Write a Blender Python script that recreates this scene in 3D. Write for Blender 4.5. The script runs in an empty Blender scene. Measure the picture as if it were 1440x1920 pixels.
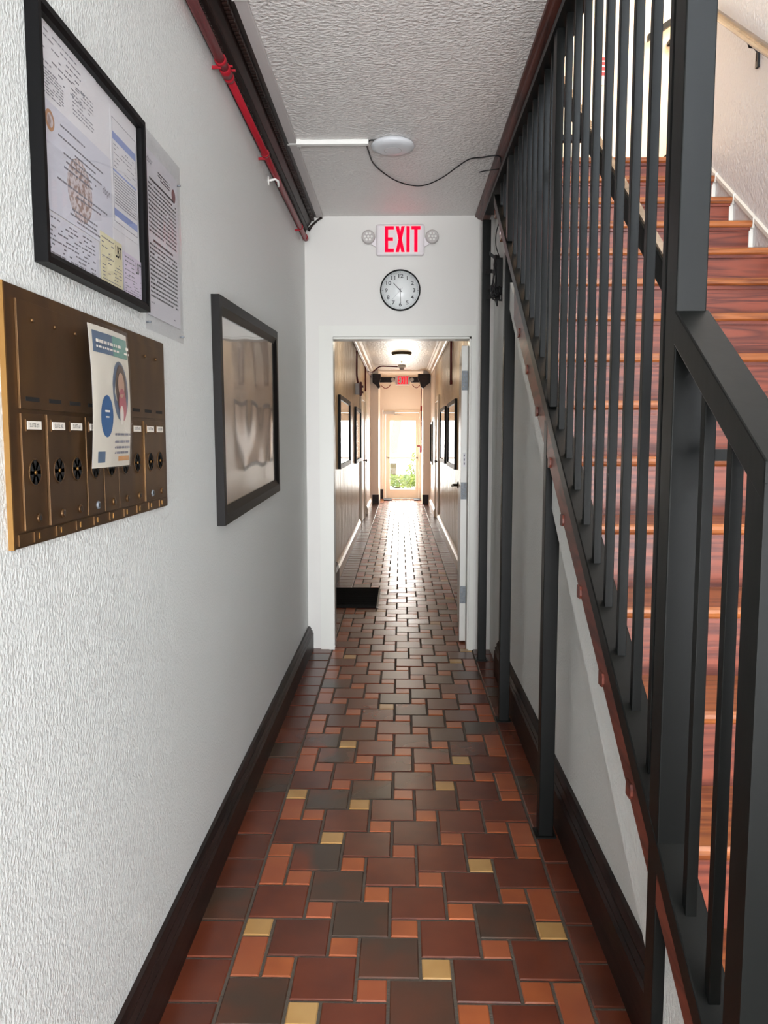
import bpy, bmesh, math, random
from mathutils import Vector, Matrix
random.seed(7)
S = bpy.context.scene
COL = S.collection
PI = math.pi

# ------------------------------------------------------------------ camera
F = 1460.0                                   # focal length in pixels of the 1440x1920 frame
cam = bpy.data.cameras.new('camera'); camo = bpy.data.objects.new('camera', cam); COL.objects.link(camo)
cam.sensor_fit = 'VERTICAL'; cam.sensor_height = 24.0; cam.lens = F * 24.0 / 1920.0
cam.clip_start = 0.02; cam.clip_end = 200
camo.location = (0, 0, 1.42)
camo.rotation_euler = (PI / 2 - math.atan(140 / F), 0, math.atan(31 / F))
S.camera = camo

# ------------------------------------------------------------------ world, lights, exposure
S.view_settings.view_transform = 'Standard'; S.view_settings.look = 'None'
S.view_settings.gamma = 1.0; S.view_settings.use_curve_mapping = False
S.view_settings.exposure = 0.0
S.cycles.use_denoising = True
S.cycles.max_bounces = 10; S.cycles.diffuse_bounces = 6; S.cycles.glossy_bounces = 5
S.cycles.sample_clamp_indirect = 8.0
W = bpy.data.worlds.new('sky'); S.world = W; W.use_nodes = True
W.node_tree.nodes['Background'].inputs[0].default_value = (0.93, 0.97, 1.0, 1)
W.node_tree.nodes['Background'].inputs[1].default_value = 3.0

def area(name, loc, rot, sx, sy, power, color=(1, 1, 1)):
    l = bpy.data.lights.new(name, 'AREA'); l.shape = 'RECTANGLE'; l.size = sx; l.size_y = sy
    l.energy = power; l.color = color
    o = bpy.data.objects.new(name, l); COL.objects.link(o); o.location = loc; o.rotation_euler = rot
    return o
def point(name, loc, power, color=(1, 1, 1), r=0.05):
    l = bpy.data.lights.new(name, 'POINT'); l.energy = power; l.color = color; l.shadow_soft_size = r
    o = bpy.data.objects.new(name, l); COL.objects.link(o); o.location = loc
    return o
area('entrance_daylight', (0.35, -5.1, 1.35), (PI / 2, 0, 0), 1.9, 2.3, 170, (0.97, 0.985, 1.0))
area('ceiling_fill_light', (0.35, -4.3, 0.35), (PI / 2 + 0.92, 0, 0), 1.8, 0.8, 470, (0.97, 0.98, 1.0))  # added upward lamp that brightens the ceiling, in place of bounced daylight
area('stairwell_window', (1.35, -3.45, 4.5), (PI / 2 - 0.1, 0, 0), 0.75, 1.6, 150, (0.80, 0.90, 1.0))
area('landing_ceiling_lamp', (2.9, 5.8, 5.5), (0, 0, 0), 1.6, 1.3, 95, (1.0, 0.94, 0.84))
area('stairwell_ceiling_lamp', (1.2, 2.6, 5.5), (0, 0, 0), 0.8, 1.6, 30, (1.0, 0.97, 0.95))
area('far_door_daylight', (0.02, 18.32, 1.2), (-PI / 2, 0, 0), 0.8, 1.9, 95, (1.0, 0.96, 0.9))
sun = bpy.data.lights.new('sun', 'SUN'); sun.energy = 9.0; sun.angle = 0.01; sun.color = (1, 0.95, 0.86)
suno = bpy.data.objects.new('sun', sun); COL.objects.link(suno); suno.rotation_euler = (-math.radians(38), 0, math.radians(8))

# ------------------------------------------------------------------ helpers: materials
def lin(c):
    if isinstance(c, str):
        c = [int(c[i:i + 2], 16) / 255 for i in (0, 2, 4)]
    return tuple((x / 12.92 if x <= 0.04045 else ((x + 0.055) / 1.055) ** 2.4) for x in c) + (1.0,)
MATS = {}
def mat(name, color, rough=0.5, metal=0.0, bump=None, vary=None, coat=0.0, spec=0.5, emit=0.0):
    """bump = (scale xyz, strength, distance, detail); vary = (scale xyz, second colour, lo, hi)"""
    m = bpy.data.materials.new(name); m.use_nodes = True; MATS[name] = m
    nt = m.node_tree; n = nt.nodes; lk = nt.links; b = n['Principled BSDF']
    b.inputs['Base Color'].default_value = lin(color); b.inputs['Roughness'].default_value = rough
    b.inputs['Metallic'].default_value = metal; b.inputs['Specular IOR Level'].default_value = spec
    b.inputs['Coat Weight'].default_value = coat; b.inputs['Coat Roughness'].default_value = 0.08
    if emit:
        b.inputs['Emission Color'].default_value = lin(color); b.inputs['Emission Strength'].default_value = emit
    tc = n.new('ShaderNodeTexCoord')
    if bump:
        mp = n.new('ShaderNodeMapping'); lk.new(tc.outputs['Object'], mp.inputs[0]); mp.inputs['Scale'].default_value = bump[0]
        nz = n.new('ShaderNodeTexNoise'); lk.new(mp.outputs[0], nz.inputs['Vector']); nz.inputs['Scale'].default_value = 1
        nz.inputs['Detail'].default_value = bump[3] if len(bump) > 3 else 3
        rp = n.new('ShaderNodeValToRGB'); lk.new(nz.outputs[0], rp.inputs[0])
        rp.color_ramp.elements[0].position = 0.3; rp.color_ramp.elements[1].position = 0.7
        bp = n.new('ShaderNodeBump'); lk.new(rp.outputs[0], bp.inputs['Height'])
        bp.inputs['Strength'].default_value = bump[1]; bp.inputs['Distance'].default_value = bump[2]
        lk.new(bp.outputs[0], b.inputs['Normal'])
    if vary:
        mp = n.new('ShaderNodeMapping'); lk.new(tc.outputs['Object'], mp.inputs[0]); mp.inputs['Scale'].default_value = vary[0]
        nz = n.new('ShaderNodeTexNoise'); lk.new(mp.outputs[0], nz.inputs['Vector']); nz.inputs['Scale'].default_value = 1
        nz.inputs['Detail'].default_value = 2 if name.startswith('tile') else 4
        if name.startswith('tile'):
            oi = n.new('ShaderNodeObjectInfo'); sc = n.new('ShaderNodeMath'); sc.operation = 'MULTIPLY'; sc.inputs[1].default_value = 60
            lk.new(oi.outputs['Random'], sc.inputs[0]); lk.new(sc.outputs[0], mp.inputs['Location'])
        rp = n.new('ShaderNodeValToRGB'); lk.new(nz.outputs[0], rp.inputs[0])
        e = rp.color_ramp.elements; e[0].position = vary[2]; e[1].position = vary[3]
        e[0].color = lin(color); e[1].color = lin(vary[1])
        lk.new(rp.outputs[0], b.inputs['Base Color'])
    return m
def wood(name, c1, c2, rough=0.3, scale=(1.2, 14, 14), coat=0.3, spec=0.5):
    m = bpy.data.materials.new(name); m.use_nodes = True; MATS[name] = m
    nt = m.node_tree; n = nt.nodes; lk = nt.links; b = n['Principled BSDF']
    tc = n.new('ShaderNodeTexCoord'); mp = n.new('ShaderNodeMapping'); lk.new(tc.outputs['Object'], mp.inputs[0]); mp.inputs['Scale'].default_value = scale
    nz = n.new('ShaderNodeTexNoise'); lk.new(mp.outputs[0], nz.inputs['Vector']); nz.inputs['Scale'].default_value = 1.0
    nz.inputs['Detail'].default_value = 2; nz.inputs['Distortion'].default_value = 0.6
    mu = n.new('ShaderNodeMath'); mu.operation = 'MULTIPLY'; mu.inputs[1].default_value = 9.0; lk.new(nz.outputs[0], mu.inputs[0])
    fr = n.new('ShaderNodeMath'); fr.operation = 'PINGPONG'; fr.inputs[1].default_value = 1.0; lk.new(mu.outputs[0], fr.inputs[0])
    n2 = n.new('ShaderNodeTexNoise'); n2.inputs['Scale'].default_value = 1; n2.inputs['Detail'].default_value = 5
    mp2 = n.new('ShaderNodeMapping'); mp2.inputs['Scale'].default_value = (scale[0] * 3, scale[1] * 12, scale[2] * 12); lk.new(tc.outputs['Object'], mp2.inputs[0]); lk.new(mp2.outputs[0], n2.inputs['Vector'])
    ad = n.new('ShaderNodeMath'); ad.operation = 'MULTIPLY_ADD'; lk.new(n2.outputs[0], ad.inputs[0]); ad.inputs[1].default_value = 0.6; 
    sc = n.new('ShaderNodeMath'); sc.operation = 'MULTIPLY'; sc.inputs[1].default_value = 0.6; lk.new(fr.outputs[0], sc.inputs[0]); lk.new(sc.outputs[0], ad.inputs[2])
    rp = n.new('ShaderNodeValToRGB'); lk.new(ad.outputs[0], rp.inputs[0])
    e = rp.color_ramp.elements; e[0].position = 0.25; e[1].position = 0.8; e[0].color = lin(c2); e[1].color = lin(c1)
    lk.new(rp.outputs[0], b.inputs['Base Color']); b.inputs['Roughness'].default_value = rough
    b.inputs['Coat Weight'].default_value = coat; b.inputs['Coat Roughness'].default_value = 0.15; b.inputs['Specular IOR Level'].default_value = spec
    bp = n.new('ShaderNodeBump'); bp.inputs['Strength'].default_value = 0.15; bp.inputs['Distance'].default_value = 0.002
    lk.new(ad.outputs[0], bp.inputs['Height']); lk.new(bp.outputs[0], b.inputs['Normal'])
    return m
def clear(name, tint=(1, 1, 1, 1), rough=0.03, bump=None, boost=1.0):
    """a thin clear sheet: sees through, mirrors by Fresnel"""
    m = bpy.data.materials.new(name); m.use_nodes = True; MATS[name] = m
    nt = m.node_tree; n = nt.nodes; lk = nt.links; n.remove(n['Principled BSDF'])
    out = n['Material Output']; tr = n.new('ShaderNodeBsdfTransparent'); tr.inputs[0].default_value = tint
    gl = n.new('ShaderNodeBsdfGlossy'); gl.inputs['Roughness'].default_value = rough
    fz = n.new('ShaderNodeLayerWeight'); fz.inputs[0].default_value = 0.5
    pw = n.new('ShaderNodeMath'); pw.operation = 'POWER'; pw.inputs[1].default_value = 4.0; lk.new(fz.outputs['Facing'], pw.inputs[0])
    mu = n.new('ShaderNodeMath'); mu.operation = 'MULTIPLY_ADD'; mu.inputs[1].default_value = boost; mu.inputs[2].default_value = 0.03; mu.use_clamp = True; lk.new(pw.outputs[0], mu.inputs[0])
    mx = n.new('ShaderNodeMixShader'); lk.new(mu.outputs[0], mx.inputs[0]); lk.new(tr.outputs[0], mx.inputs[1]); lk.new(gl.outputs[0], mx.inputs[2])
    lk.new(mx.outputs[0], out.inputs[0])
    if bump:
        tc = n.new('ShaderNodeTexCoord'); mp = n.new('ShaderNodeMapping'); lk.new(tc.outputs['Object'], mp.inputs[0]); mp.inputs['Scale'].default_value = bump[0]
        nz = n.new('ShaderNodeTexNoise'); lk.new(mp.outputs[0], nz.inputs['Vector']); nz.inputs['Scale'].default_value = 1; nz.inputs['Detail'].default_value = 0
        bp = n.new('ShaderNodeBump'); bp.inputs['Strength'].default_value = bump[1]; bp.inputs['Distance'].default_value = bump[2]
        lk.new(nz.outputs[0], bp.inputs['Height']); lk.new(bp.outputs[0], gl.inputs['Normal'])
    return m

mat('stucco', 'DDE0DD', 0.45, bump=((150, 150, 115), 0.45, 0.004, 3))
mat('ceiling_paint', 'DFDCD9', 0.4, bump=((62, 75, 60), 0.8, 0.005, 3))
mat('smooth_white', 'D8D6D2', 0.4, bump=((9, 9, 9), 0.08, 0.004, 2))
mat('hall_paint', 'D4BF9F', 0.3, bump=((50, 11, 1.3), 1.0, 0.05, 4))
mat('hall_cream', 'F3E6D8', 0.35, bump=((30, 30, 12), 0.2, 0.004, 2))
mat('hall_ceiling_paint', 'DCD0C2', 0.35, bump=((30, 12, 30), 0.4, 0.005, 2))
mat('stair_wall_paint', 'DDDEE0', 0.45, bump=((60, 60, 50), 0.6, 0.004, 3))
mat('landing_paint', 'F2E4CC', 0.5)
mat('white_trim', 'DCDCD6', 0.35)
mat('cream_trim', 'E3D3BE', 0.35)
wood('dark_wood', '2A1A16', '120B09', 0.42, (14, 1.0, 14), 0.0, 0.22)
wood('brown_trim_wood', '5A2A20', '32140F', 0.4, (14, 1.0, 14), 0.0, 0.3)
wood('tread_oak', 'A05E30', '6A3418', 0.32, (1.1, 16, 16))
wood('riser_oak', '823F2C', '52221A', 0.38, (1.1, 16, 20))
wood('stringer_wood', '6A3428', '44201A', 0.4, (10, 1.5, 10), 0.1, 0.3)
mat('steel_paint', '0C0E0D', 0.4, bump=((30, 30, 8), 0.06, 0.002, 2), spec=0.19)
mat('grout', '5A5147', 0.8, bump=((180, 180, 180), 0.6, 0.003))
mat('tile_red', '703520', 0.27, vary=((7, 7, 7), '602C1C', 0.35, 0.7))
mat('tile_maroon', '64301F', 0.27, vary=((7, 7, 7), '552A1C', 0.35, 0.7))
mat('tile_dark', '48362A', 0.27, vary=((5, 5, 5), '5C3524', 0.42, 0.62))
mat('tile_flash', '703520', 0.27, vary=((5, 3, 5), '45352A', 0.42, 0.58))
mat('tile_orange', 'AC5C32', 0.28, vary=((8, 8, 8), '9A4E2A', 0.35, 0.7))
mat('tile_rust', '9C5030', 0.28, vary=((8, 8, 8), 'A65A34', 0.4, 0.7))
mat('tile_tan', 'C39A60', 0.3, vary=((8, 8, 8), 'B5874C', 0.35, 0.7))
mat('tile_olive', '5D4B32', 0.3, vary=((8, 8, 8), '695035', 0.35, 0.7))
mat('brass', '6A4E2E', 0.42, metal=0.75, bump=((4, 4, 120), 0.05, 0.001), vary=((12, 12, 5), '57402A', 0.35, 0.65))
mat('bright_brass', '8E6A3A', 0.4, metal=0.8)
mat('dark_hole', '0B0907', 0.8)
mat('black_frame', '0B0B0C', 0.45, spec=0.12)
mat('brown_black_frame', '0F0C0B', 0.45, spec=0.16)
mat('paper', 'E4E3E6', 0.5)
mat('paper_blue', 'D5D6E0', 0.45)
mat('paper_yellow', 'E3DCB8', 0.5)
mat('paper_lilac', 'DCD2E4', 0.5)
mat('poster_paper', 'E6E0CF', 0.35, coat=0.6, bump=((14, 14, 5), 0.25, 0.006, 1))
mat('ink', '85858D', 0.6)
mat('ink_black', '2A2A30', 0.6)
mat('ink_blue', '8D9CCB', 0.5)
mat('seal_orange', 'B8875F', 0.5)
mat('seal_brown', 'A38C84', 0.6, vary=((90, 90, 90), 'CFC6C8', 0.42, 0.55))
mat('seal_maroon', '7A3A3E', 0.5)
mat('teal_print', '5D9C8C', 0.35, coat=0.5)
mat('slate_print', '5C7088', 0.3, coat=0.5)
mat('blue_print', '2E5F92', 0.3, coat=0.5)
mat('rose_print', 'B5505F', 0.3, coat=0.5)
mat('skin_print', 'C79F86', 0.3, coat=0.5)
mat('hair_print', '53403A', 0.3, coat=0.5)
mat('orange_print', 'D8923E', 0.3, coat=0.5)
mat('beige_print', 'EADFD6', 0.5, vary=((2.5, 2.5, 2.5), 'D2C2B2', 0.4, 0.7))
mat('pale_print', 'EDE6DA', 0.4)
clear('frame_glass', rough=0.02, boost=0.7)
clear('acrylic', rough=0.05, bump=((4, 3.2, 2.2), 0.3, 0.02), boost=0.9)
clear('plastic_sleeve', tint=(0.97, 0.97, 0.98, 1), rough=0.2, bump=((30, 30, 8), 0.25, 0.006), boost=0.4)
clear('door_glass', rough=0.01)
mat('red_paint', '8E1824', 0.4, spec=0.25)
mat('dark_red_paint', '5C1A1E', 0.4, spec=0.25)
mat('white_plastic', 'E8E8E4', 0.35)
mat('pale_plastic', 'E3DDE0', 0.35)
mat('raceway_grey', 'C4BFBD', 0.5)
mat('grey_plastic', 'B5B0AE', 0.4)
mat('ap_plastic', 'CFD2D6', 0.35)
mat('black_rubber', '101012', 0.5)
mat('black_plastic', '0E0E10', 0.4)
mat('led_red', 'FF0A30', 0.9, emit=0.95, spec=0.0)
mat('led_red_far', 'FF2438', 0.9, emit=0.9, spec=0.0)
mat('lamp_reflector', '9A9A96', 0.2, metal=0.8)
mat('lamp_glass', 'FFF3DA', 0.4, emit=2.4)
mat('bronze', '3E3528', 0.4, metal=0.6)
mat('clock_face', 'E6EAEA', 0.3)
mat('galvanised', '6C7176', 0.5, metal=0.3, vary=((60, 60, 60), '7A8086', 0.4, 0.6))
mat('satin_metal', 'A39A8A', 0.3, metal=0.9)
mat('mat_fibre', '0C0D0D', 0.95, bump=((220, 220, 220), 1.0, 0.01))
mat('mat_edge', 'C9C6BE', 0.9)
mat('grey_mat', '5A5E62', 0.9, bump=((200, 200, 200), 1.0, 0.008))
mat('concrete', 'D8D4CA', 0.8, bump=((20, 20, 20), 0.2, 0.005))
mat('bark', '7C6E50', 0.9, bump=((30, 30, 60), 0.8, 0.02))
mat('leaf', '6F8A3A', 0.6, vary=((5, 5, 5), '98A548', 0.4, 0.6))
mat('palm_leaf', '4E5E3C', 0.6)
mat('sign_red', 'D23A40', 0.5)
wood('wood_and_lit_top', '8C7660', '66523C', 0.25, (10, 1.0, 10))

# ------------------------------------------------------------------ helpers: geometry
class MB:
    """collects faces (with material slots) and links them as ONE mesh object"""
    def __init__(s): s.v = []; s.f = []; s.mi = []; s.mats = []; s.sm = []
    def slot(s, m):
        if m not in s.mats: s.mats.append(m)
        return s.mats.index(m)
    def poly(s, pts, faces, m, smooth=False):
        o = len(s.v); s.v += [tuple(p) for p in pts]; k = s.slot(m)
        for f in faces: s.f.append([i + o for i in f]); s.mi.append(k); s.sm.append(smooth)
        return s
    def box(s, x0, x1, y0, y1, z0, z1, m):
        p = [(x0, y0, z0), (x1, y0, z0), (x1, y1, z0), (x0, y1, z0), (x0, y0, z1), (x1, y0, z1), (x1, y1, z1), (x0, y1, z1)]
        return s.poly(p, [(0, 3, 2, 1), (4, 5, 6, 7), (0, 1, 5, 4), (1, 2, 6, 5), (2, 3, 7, 6), (3, 0, 4, 7)], m)
    def hexa(s, p, m):
        return s.poly(p, [(0, 3, 2, 1), (4, 5, 6, 7), (0, 1, 5, 4), (1, 2, 6, 5), (2, 3, 7, 6), (3, 0, 4, 7)], m)
    def prism(s, prof, a, b, axis, m, smooth=False):
        """closed profile extruded along an axis; prof is (x,z) for axis y, (y,z) for axis x, (x,y) for axis z"""
        n = len(prof)
        def P(u, w, t): return {'x': (t, u, w), 'y': (u, t, w), 'z': (u, w, t)}[axis]
        pts = [P(u, w, a) for u, w in prof] + [P(u, w, b) for u, w in prof]
        fs = [(i, (i + 1) % n, n + (i + 1) % n, n + i) for i in range(n)]
        s.poly(pts, fs, m, smooth)
        return s.poly(pts, [list(range(n))[::-1], list(range(n, 2 * n))], m)
    def tube(s, path, r, m, n=8, caps=True):
        path = [Vector(p) for p in path]; pts = []; prev = None
        for i, p in enumerate(path):
            t = ((path[min(i + 1, len(path) - 1)] - p).normalized() + (p - path[max(i - 1, 0)]).normalized()).normalized()
            u = prev if prev is not None else (Vector((0, 0, 1)) if abs(t.z) < 0.9 else Vector((1, 0, 0)))
            a = (u - t * u.dot(t)).normalized(); prev = a; b = t.cross(a)
            rr = r[i] if isinstance(r, (list, tuple)) else r
            pts += [p + (a * math.cos(2 * PI * k / n) + b * math.sin(2 * PI * k / n)) * rr for k in range(n)]
        fs = [(i * n + k, i * n + (k + 1) % n, (i + 1) * n + (k + 1) % n, (i + 1) * n + k) for i in range(len(path) - 1) for k in range(n)]
        o = len(s.v); s.poly(pts, fs, m, True)
        if caps:
            k = s.slot(m)
            for f in (list(range(n))[::-1], list(range((len(path) - 1) * n, len(path) * n))):
                s.f.append([i + o for i in f]); s.mi.append(k); s.sm.append(False)
        return s
    def lathe(s, prof, c, axis, m, n=24, smooth=True, caps=True):
        """prof = [(radius, height)] turned about an axis through c; axis is a unit Vector"""
        ax = Vector(axis).normalized(); u = ax.orthogonal().normalized(); w = ax.cross(u); c = Vector(c)
        pts = [c + ax * h + (u * math.cos(2 * PI * k / n) + w * math.sin(2 * PI * k / n)) * r for r, h in prof for k in range(n)]
        fs = [(i * n + k, i * n + (k + 1) % n, (i + 1) * n + (k + 1) % n, (i + 1) * n + k) for i in range(len(prof) - 1) for k in range(n)]
        fs2 = []
        if caps and prof[0][0] > 1e-6: fs2.append(list(range(n))[::-1])
        if caps and prof[-1][0] > 1e-6: fs2.append(list(range((len(prof) - 1) * n, len(prof) * n)))
        s.poly(pts, fs, m, smooth); o = len(s.v) - len(pts); k = s.slot(m)
        for f in fs2: s.f.append([i + o for i in f]); s.mi.append(k); s.sm.append(False)
        return s
    def mesh(s, me, M, m):
        """adds a ready mesh (text) transformed by M"""
        return s.poly([M @ v.co for v in me.vertices], [list(p.vertices) for p in me.polygons], m)
    def build(s, name, parent=None, org=None, bevel=0.0):
        me = bpy.data.meshes.new(name)
        if parent is not None: org = parent_world(parent)
        elif org is None:
            xs = [v[0] for v in s.v]; ys = [v[1] for v in s.v]; zs = [v[2] for v in s.v]
            org = Vector(((min(xs) + max(xs)) / 2, (min(ys) + max(ys)) / 2, min(zs)))
        o3 = Vector(org)
        me.from_pydata([Vector(v) - o3 for v in s.v], [], s.f)
        for m in s.mats: me.materials.append(MATS[m])
        for p, k, q in zip(me.polygons, s.mi, s.sm): p.material_index = k; p.use_smooth = q
        bm = bmesh.new(); bm.from_mesh(me)
        if bevel:
            bmesh.ops.remove_doubles(bm, verts=bm.verts, dist=1e-6)
            es = [e for e in bm.edges if len(e.link_faces) == 2 and e.calc_face_angle(0) > 0.6]
            bmesh.ops.bevel(bm, geom=es, offset=bevel, segments=2, affect='EDGES', profile=0.5)
        bmesh.ops.recalc_face_normals(bm, faces=bm.faces)
        bm.to_mesh(me); bm.free()
        ob = bpy.data.objects.new(name, me); COL.objects.link(ob)
        if parent is not None: ob.parent = parent
        else: ob.location = o3
        return ob
def parent_world(p):
    v = Vector((0, 0, 0))
    while p is not None: v += p.location; p = p.parent
    return v
def tag(o, label=None, cat=None, group=None, kind=None):
    if label: o['label'] = label
    if cat: o['category'] = cat
    if group: o['group'] = group
    if kind: o['kind'] = kind
    return o
def thing(name, loc, label, cat, group=None):
    o = bpy.data.objects.new(name, None); COL.objects.link(o); o.location = loc; o.empty_display_size = 0.05
    return tag(o, label, cat, group)
def struct(name, mb, parent=None, bevel=0.0):
    o = mb.build(name, parent, org=None if parent else (0, 0, 0), bevel=bevel)
    if parent is None: o['kind'] = 'structure'
    return o
def sroot(name, loc=(0, 0, 0)):
    o = bpy.data.objects.new(name, None); COL.objects.link(o); o.location = loc; o['kind'] = 'structure'; o.empty_display_size = 0.05
    return o
def box(x0, x1, y0, y1, z0, z1, m): return MB().box(x0, x1, y0, y1, z0, z1, m)
TXT = {}
def text_mesh(t, size=1.0, depth=0.0, bold=0.0):
    k = (t, size, depth, bold)
    if k in TXT: return TXT[k]
    c = bpy.data.curves.new('t', 'FONT'); c.body = t; c.size = size; c.extrude = depth; c.offset = bold; c.align_x = 'CENTER'; c.align_y = 'CENTER'; c.resolution_u = 2
    o = bpy.data.objects.new('t', c); COL.objects.link(o)
    dg = bpy.context.evaluated_depsgraph_get(); me = bpy.data.meshes.new_from_object(o.evaluated_get(dg))
    bpy.data.objects.remove(o); TXT[k] = me
    return me
def frame_left(x, y, z, sy=1.0, sz=1.0):     # flat drawing (u right, v up) on the left wall, facing +x
    return Matrix(((0, 0, 1, x), (sy, 0, 0, y), (0, sz, 0, z), (0, 0, 0, 1)))
def frame_end(x, y, z, sx=1.0, sz=1.0):      # flat drawing on the end wall, facing -y
    return Matrix(((sx, 0, 0, x), (0, 0, -1, y), (0, sz, 0, z), (0, 0, 0, 1)))

# ================================================================== SETTING
XL, XR = -0.62, 0.60          # foyer wall planes
XHL, XHR = -0.65, 0.645       # hallway wall planes
YE = 5.14                     # end wall of the foyer
YB = -5.2                     # entrance end behind the camera
ZC = 2.83
YF, YP = 18.06, 16.6          # far door wall, pilasters

# ---- floor and tiles
fl = sroot('floor')
FL = box(-0.75, 1.95, YB, 18.3, -0.12, -0.004, 'grout').build('mortar_bed', fl)
b = 0.0852; J = 0.0085
FX0, FX1 = 0.099 - 6.5 * b, 0.099 + 4.5 * b      # the patterned field
P0 = (0.099, 1.968)
tan_spots = [(-0.242, 1.796), (0.099, 1.968), (0.272, 2.484), (-0.245, 2.646), (-0.156, 2.906), (-0.413, 2.982), (0.187, 3.07), (-0.415, 2.134), (0.441, 2.138), (-.44, 3.6), (.3, 3.3), (.1, 3.5)]
olive_spots = [(0.19, 2.31), (0.02, 2.80)]
tiles = []
for i in range(-40, 140):
    for j in range(-140, 60):
        cx = P0[0] + (2 * i + j) * b; cy = P0[1] + (i - 2 * j) * b
        if -0.9 < cx < 0.9 and 0.1 < cy < YF - 0.05:
            r = random.Random(i * 7919 + j * 104729)
            u = r.random()
            near = lambda L: any(abs(cx - a) < 0.045 and abs(cy - c) < 0.055 for a, c in L)
            mt = 'tile_tan' if near(tan_spots) else 'tile_olive' if near(olive_spots) else ('tile_orange' if u < 0.42 else 'tile_rust' if u < 0.78 else 'tile_tan' if u < 0.90 and cy > 3.2 else 'tile_orange')
            tiles.append(('small', cx - b / 2, cx + b / 2, cy - b / 2, cy + b / 2, mt))
        lx, ly = cx - 1.5 * b, cy + 0.5 * b
        if -0.9 < lx < 0.9 and 0.1 < ly < YF - 0.05:
            r = random.Random(i * 15485863 + j * 32452843); u = r.random()
            mt = 'tile_red' if u < 0.34 else 'tile_maroon' if u < 0.62 else 'tile_flash' if u < 0.84 else 'tile_dark'
            if lx - b < FX0 + 0.01 or lx + b > FX1 - 0.01: mt2 = 'tile_rust' if (max(lx - b, FX0) + b * 1.3 > min(lx + b, FX1)) else mt
            else: mt2 = mt
            tiles.append(('large', lx - b, lx + b, ly - b, ly + b, mt2))
clip = []
for k, x0, x1, y0, y1, mt in tiles:
    x0, x1 = max(x0, FX0), min(x1, FX1)
    if x1 - x0 < 0.03: continue
    clip.append((k, x0 + J / 2, x1 - J / 2, y0 + J / 2, y1 - J / 2, mt))
y = 0.15
r = random.Random(5)
while y < YF - 0.2:
    for x0, x1 in ((-0.645, FX0), (FX1, 0.64)):
        u = r.random(); clip.append(('border', x0 + J / 2, x1 - J / 2, y + J / 2, y + 0.168 - J / 2, 'tile_maroon' if u < 0.5 else 'tile_dark' if u < 0.72 else 'tile_red'))
    y += 0.168
def tile_faces(hx, hy):
    c = 0.003; h = 0.0
    p = [(-hx, -hy, -0.01), (hx, -hy, -0.01), (hx, hy, -0.01), (-hx, hy, -0.01), (-hx, -hy, h - c), (hx, -hy, h - c), (hx, hy, h - c), (-hx, hy, h - c),
         (-hx + c, -hy + c, h), (hx - c, -hy + c, h), (hx - c, hy - c, h), (-hx + c, hy - c, h)]
    f = [(0, 1, 5, 4), (1, 2, 6, 5), (2, 3, 7, 6), (3, 0, 4, 7), (4, 5, 9, 8), (5, 6, 10, 9), (6, 7, 11, 10), (7, 4, 8, 11), (8, 9, 10, 11)]
    return p, f
TM = {}
def tile_mesh(k, hx, hy, mt):
    key = (round(hx, 4), round(hy, 4), mt)
    if key not in TM:
        me = bpy.data.meshes.new(k); p, f = tile_faces(hx, hy); me.from_pydata(p, [], f); me.materials.append(MATS[mt]); TM[key] = me
    return TM[key]
clip.sort(key=lambda t: abs(t[3] - 1.45) + (100 if t[3] < 1.45 else 0))
rest = MB(); rr = random.Random(3)
for n, (k, x0, x1, y0, y1, mt) in enumerate(clip):
    cx, cy, hx, hy = (x0 + x1) / 2, (y0 + y1) / 2, (x1 - x0) / 2, (y1 - y0) / 2
    ta, tb, dz = rr.gauss(0, 0.006), rr.gauss(0, 0.004), rr.uniform(-0.0008, 0.0006)
    if n < 298:
        o = bpy.data.objects.new({'small': 'small_tile', 'large': 'large_tile', 'border': 'border_tile'}[k], tile_mesh(k, hx, hy, mt))
        COL.objects.link(o); o.parent = fl; o.location = (cx, cy, dz); o.rotation_euler = (ta, tb, 0)
    else:
        p, f = tile_faces(hx, hy)
        rest.poly([(cx + a, cy + c, d + dz + c * ta - a * tb) for a, c, d in p], f, mt)
o = rest.build('far_tiles', fl); o['kind'] = 'stuff'

# ---- foyer walls and ceiling
struct('wall_left', box(XL - 0.12, XL, YB, YE + 0.12, 0, ZC, 'stucco'))
ew = MB()
DX0, DX1, DZ = -0.456, 0.462, 2.068          # doorway
ew.box(XL, DX0, YE, YE + 0.12, 0, ZC, 'smooth_white'); ew.box(DX1, 0.66, YE, YE + 0.12, 0, ZC, 'smooth_white'); ew.box(DX0, DX1, YE, YE + 0.12, DZ, ZC, 'smooth_white')
struct('wall_end', ew)
struct('ceiling', MB().box(XL - 0.12, 0.485, YB, YE + 0.12, ZC, 3.09, 'ceiling_paint'))
# wall under the stairs, following the flight
NS = lambda y: 0.75 * y - 0.571              # nosing line of the flight
wr = MB()
wr.prism([(0.9, 0), (YE, 0), (YE, ZC + 0.1), (4.99, ZC + 0.1), (4.86, NS(4.86) - 0.24), (1.09, NS(1.09) - 0.242)], XR, XR + 0.06, 'x', 'stucco')
yy0, yy1 = 1.0, 3.95
wr.hexa([(0.518, yy0, NS(yy0) - 0.25), (0.60, yy0, NS(yy0) - 0.25), (0.60, yy1, NS(yy1) - 0.25), (0.518, yy1, NS(yy1) - 0.25),
         (0.518, yy0, .69 * yy0 - .468), (0.535, yy0, .69 * yy0 - .468), (0.535, yy1, .69 * yy1 - .468), (0.518, yy1, .69 * yy1 - .468)], 'stucco')
struct('wall_right', wr)
struct('wall_stair_side', box(1.80, 1.92, YB, 5.05, 0, 5.6, 'stair_wall_paint'))
struct('wall_landing_back', box(0.3, 4.2, 6.6, 6.72, 3.0, 5.6, 'landing_paint'))
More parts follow.
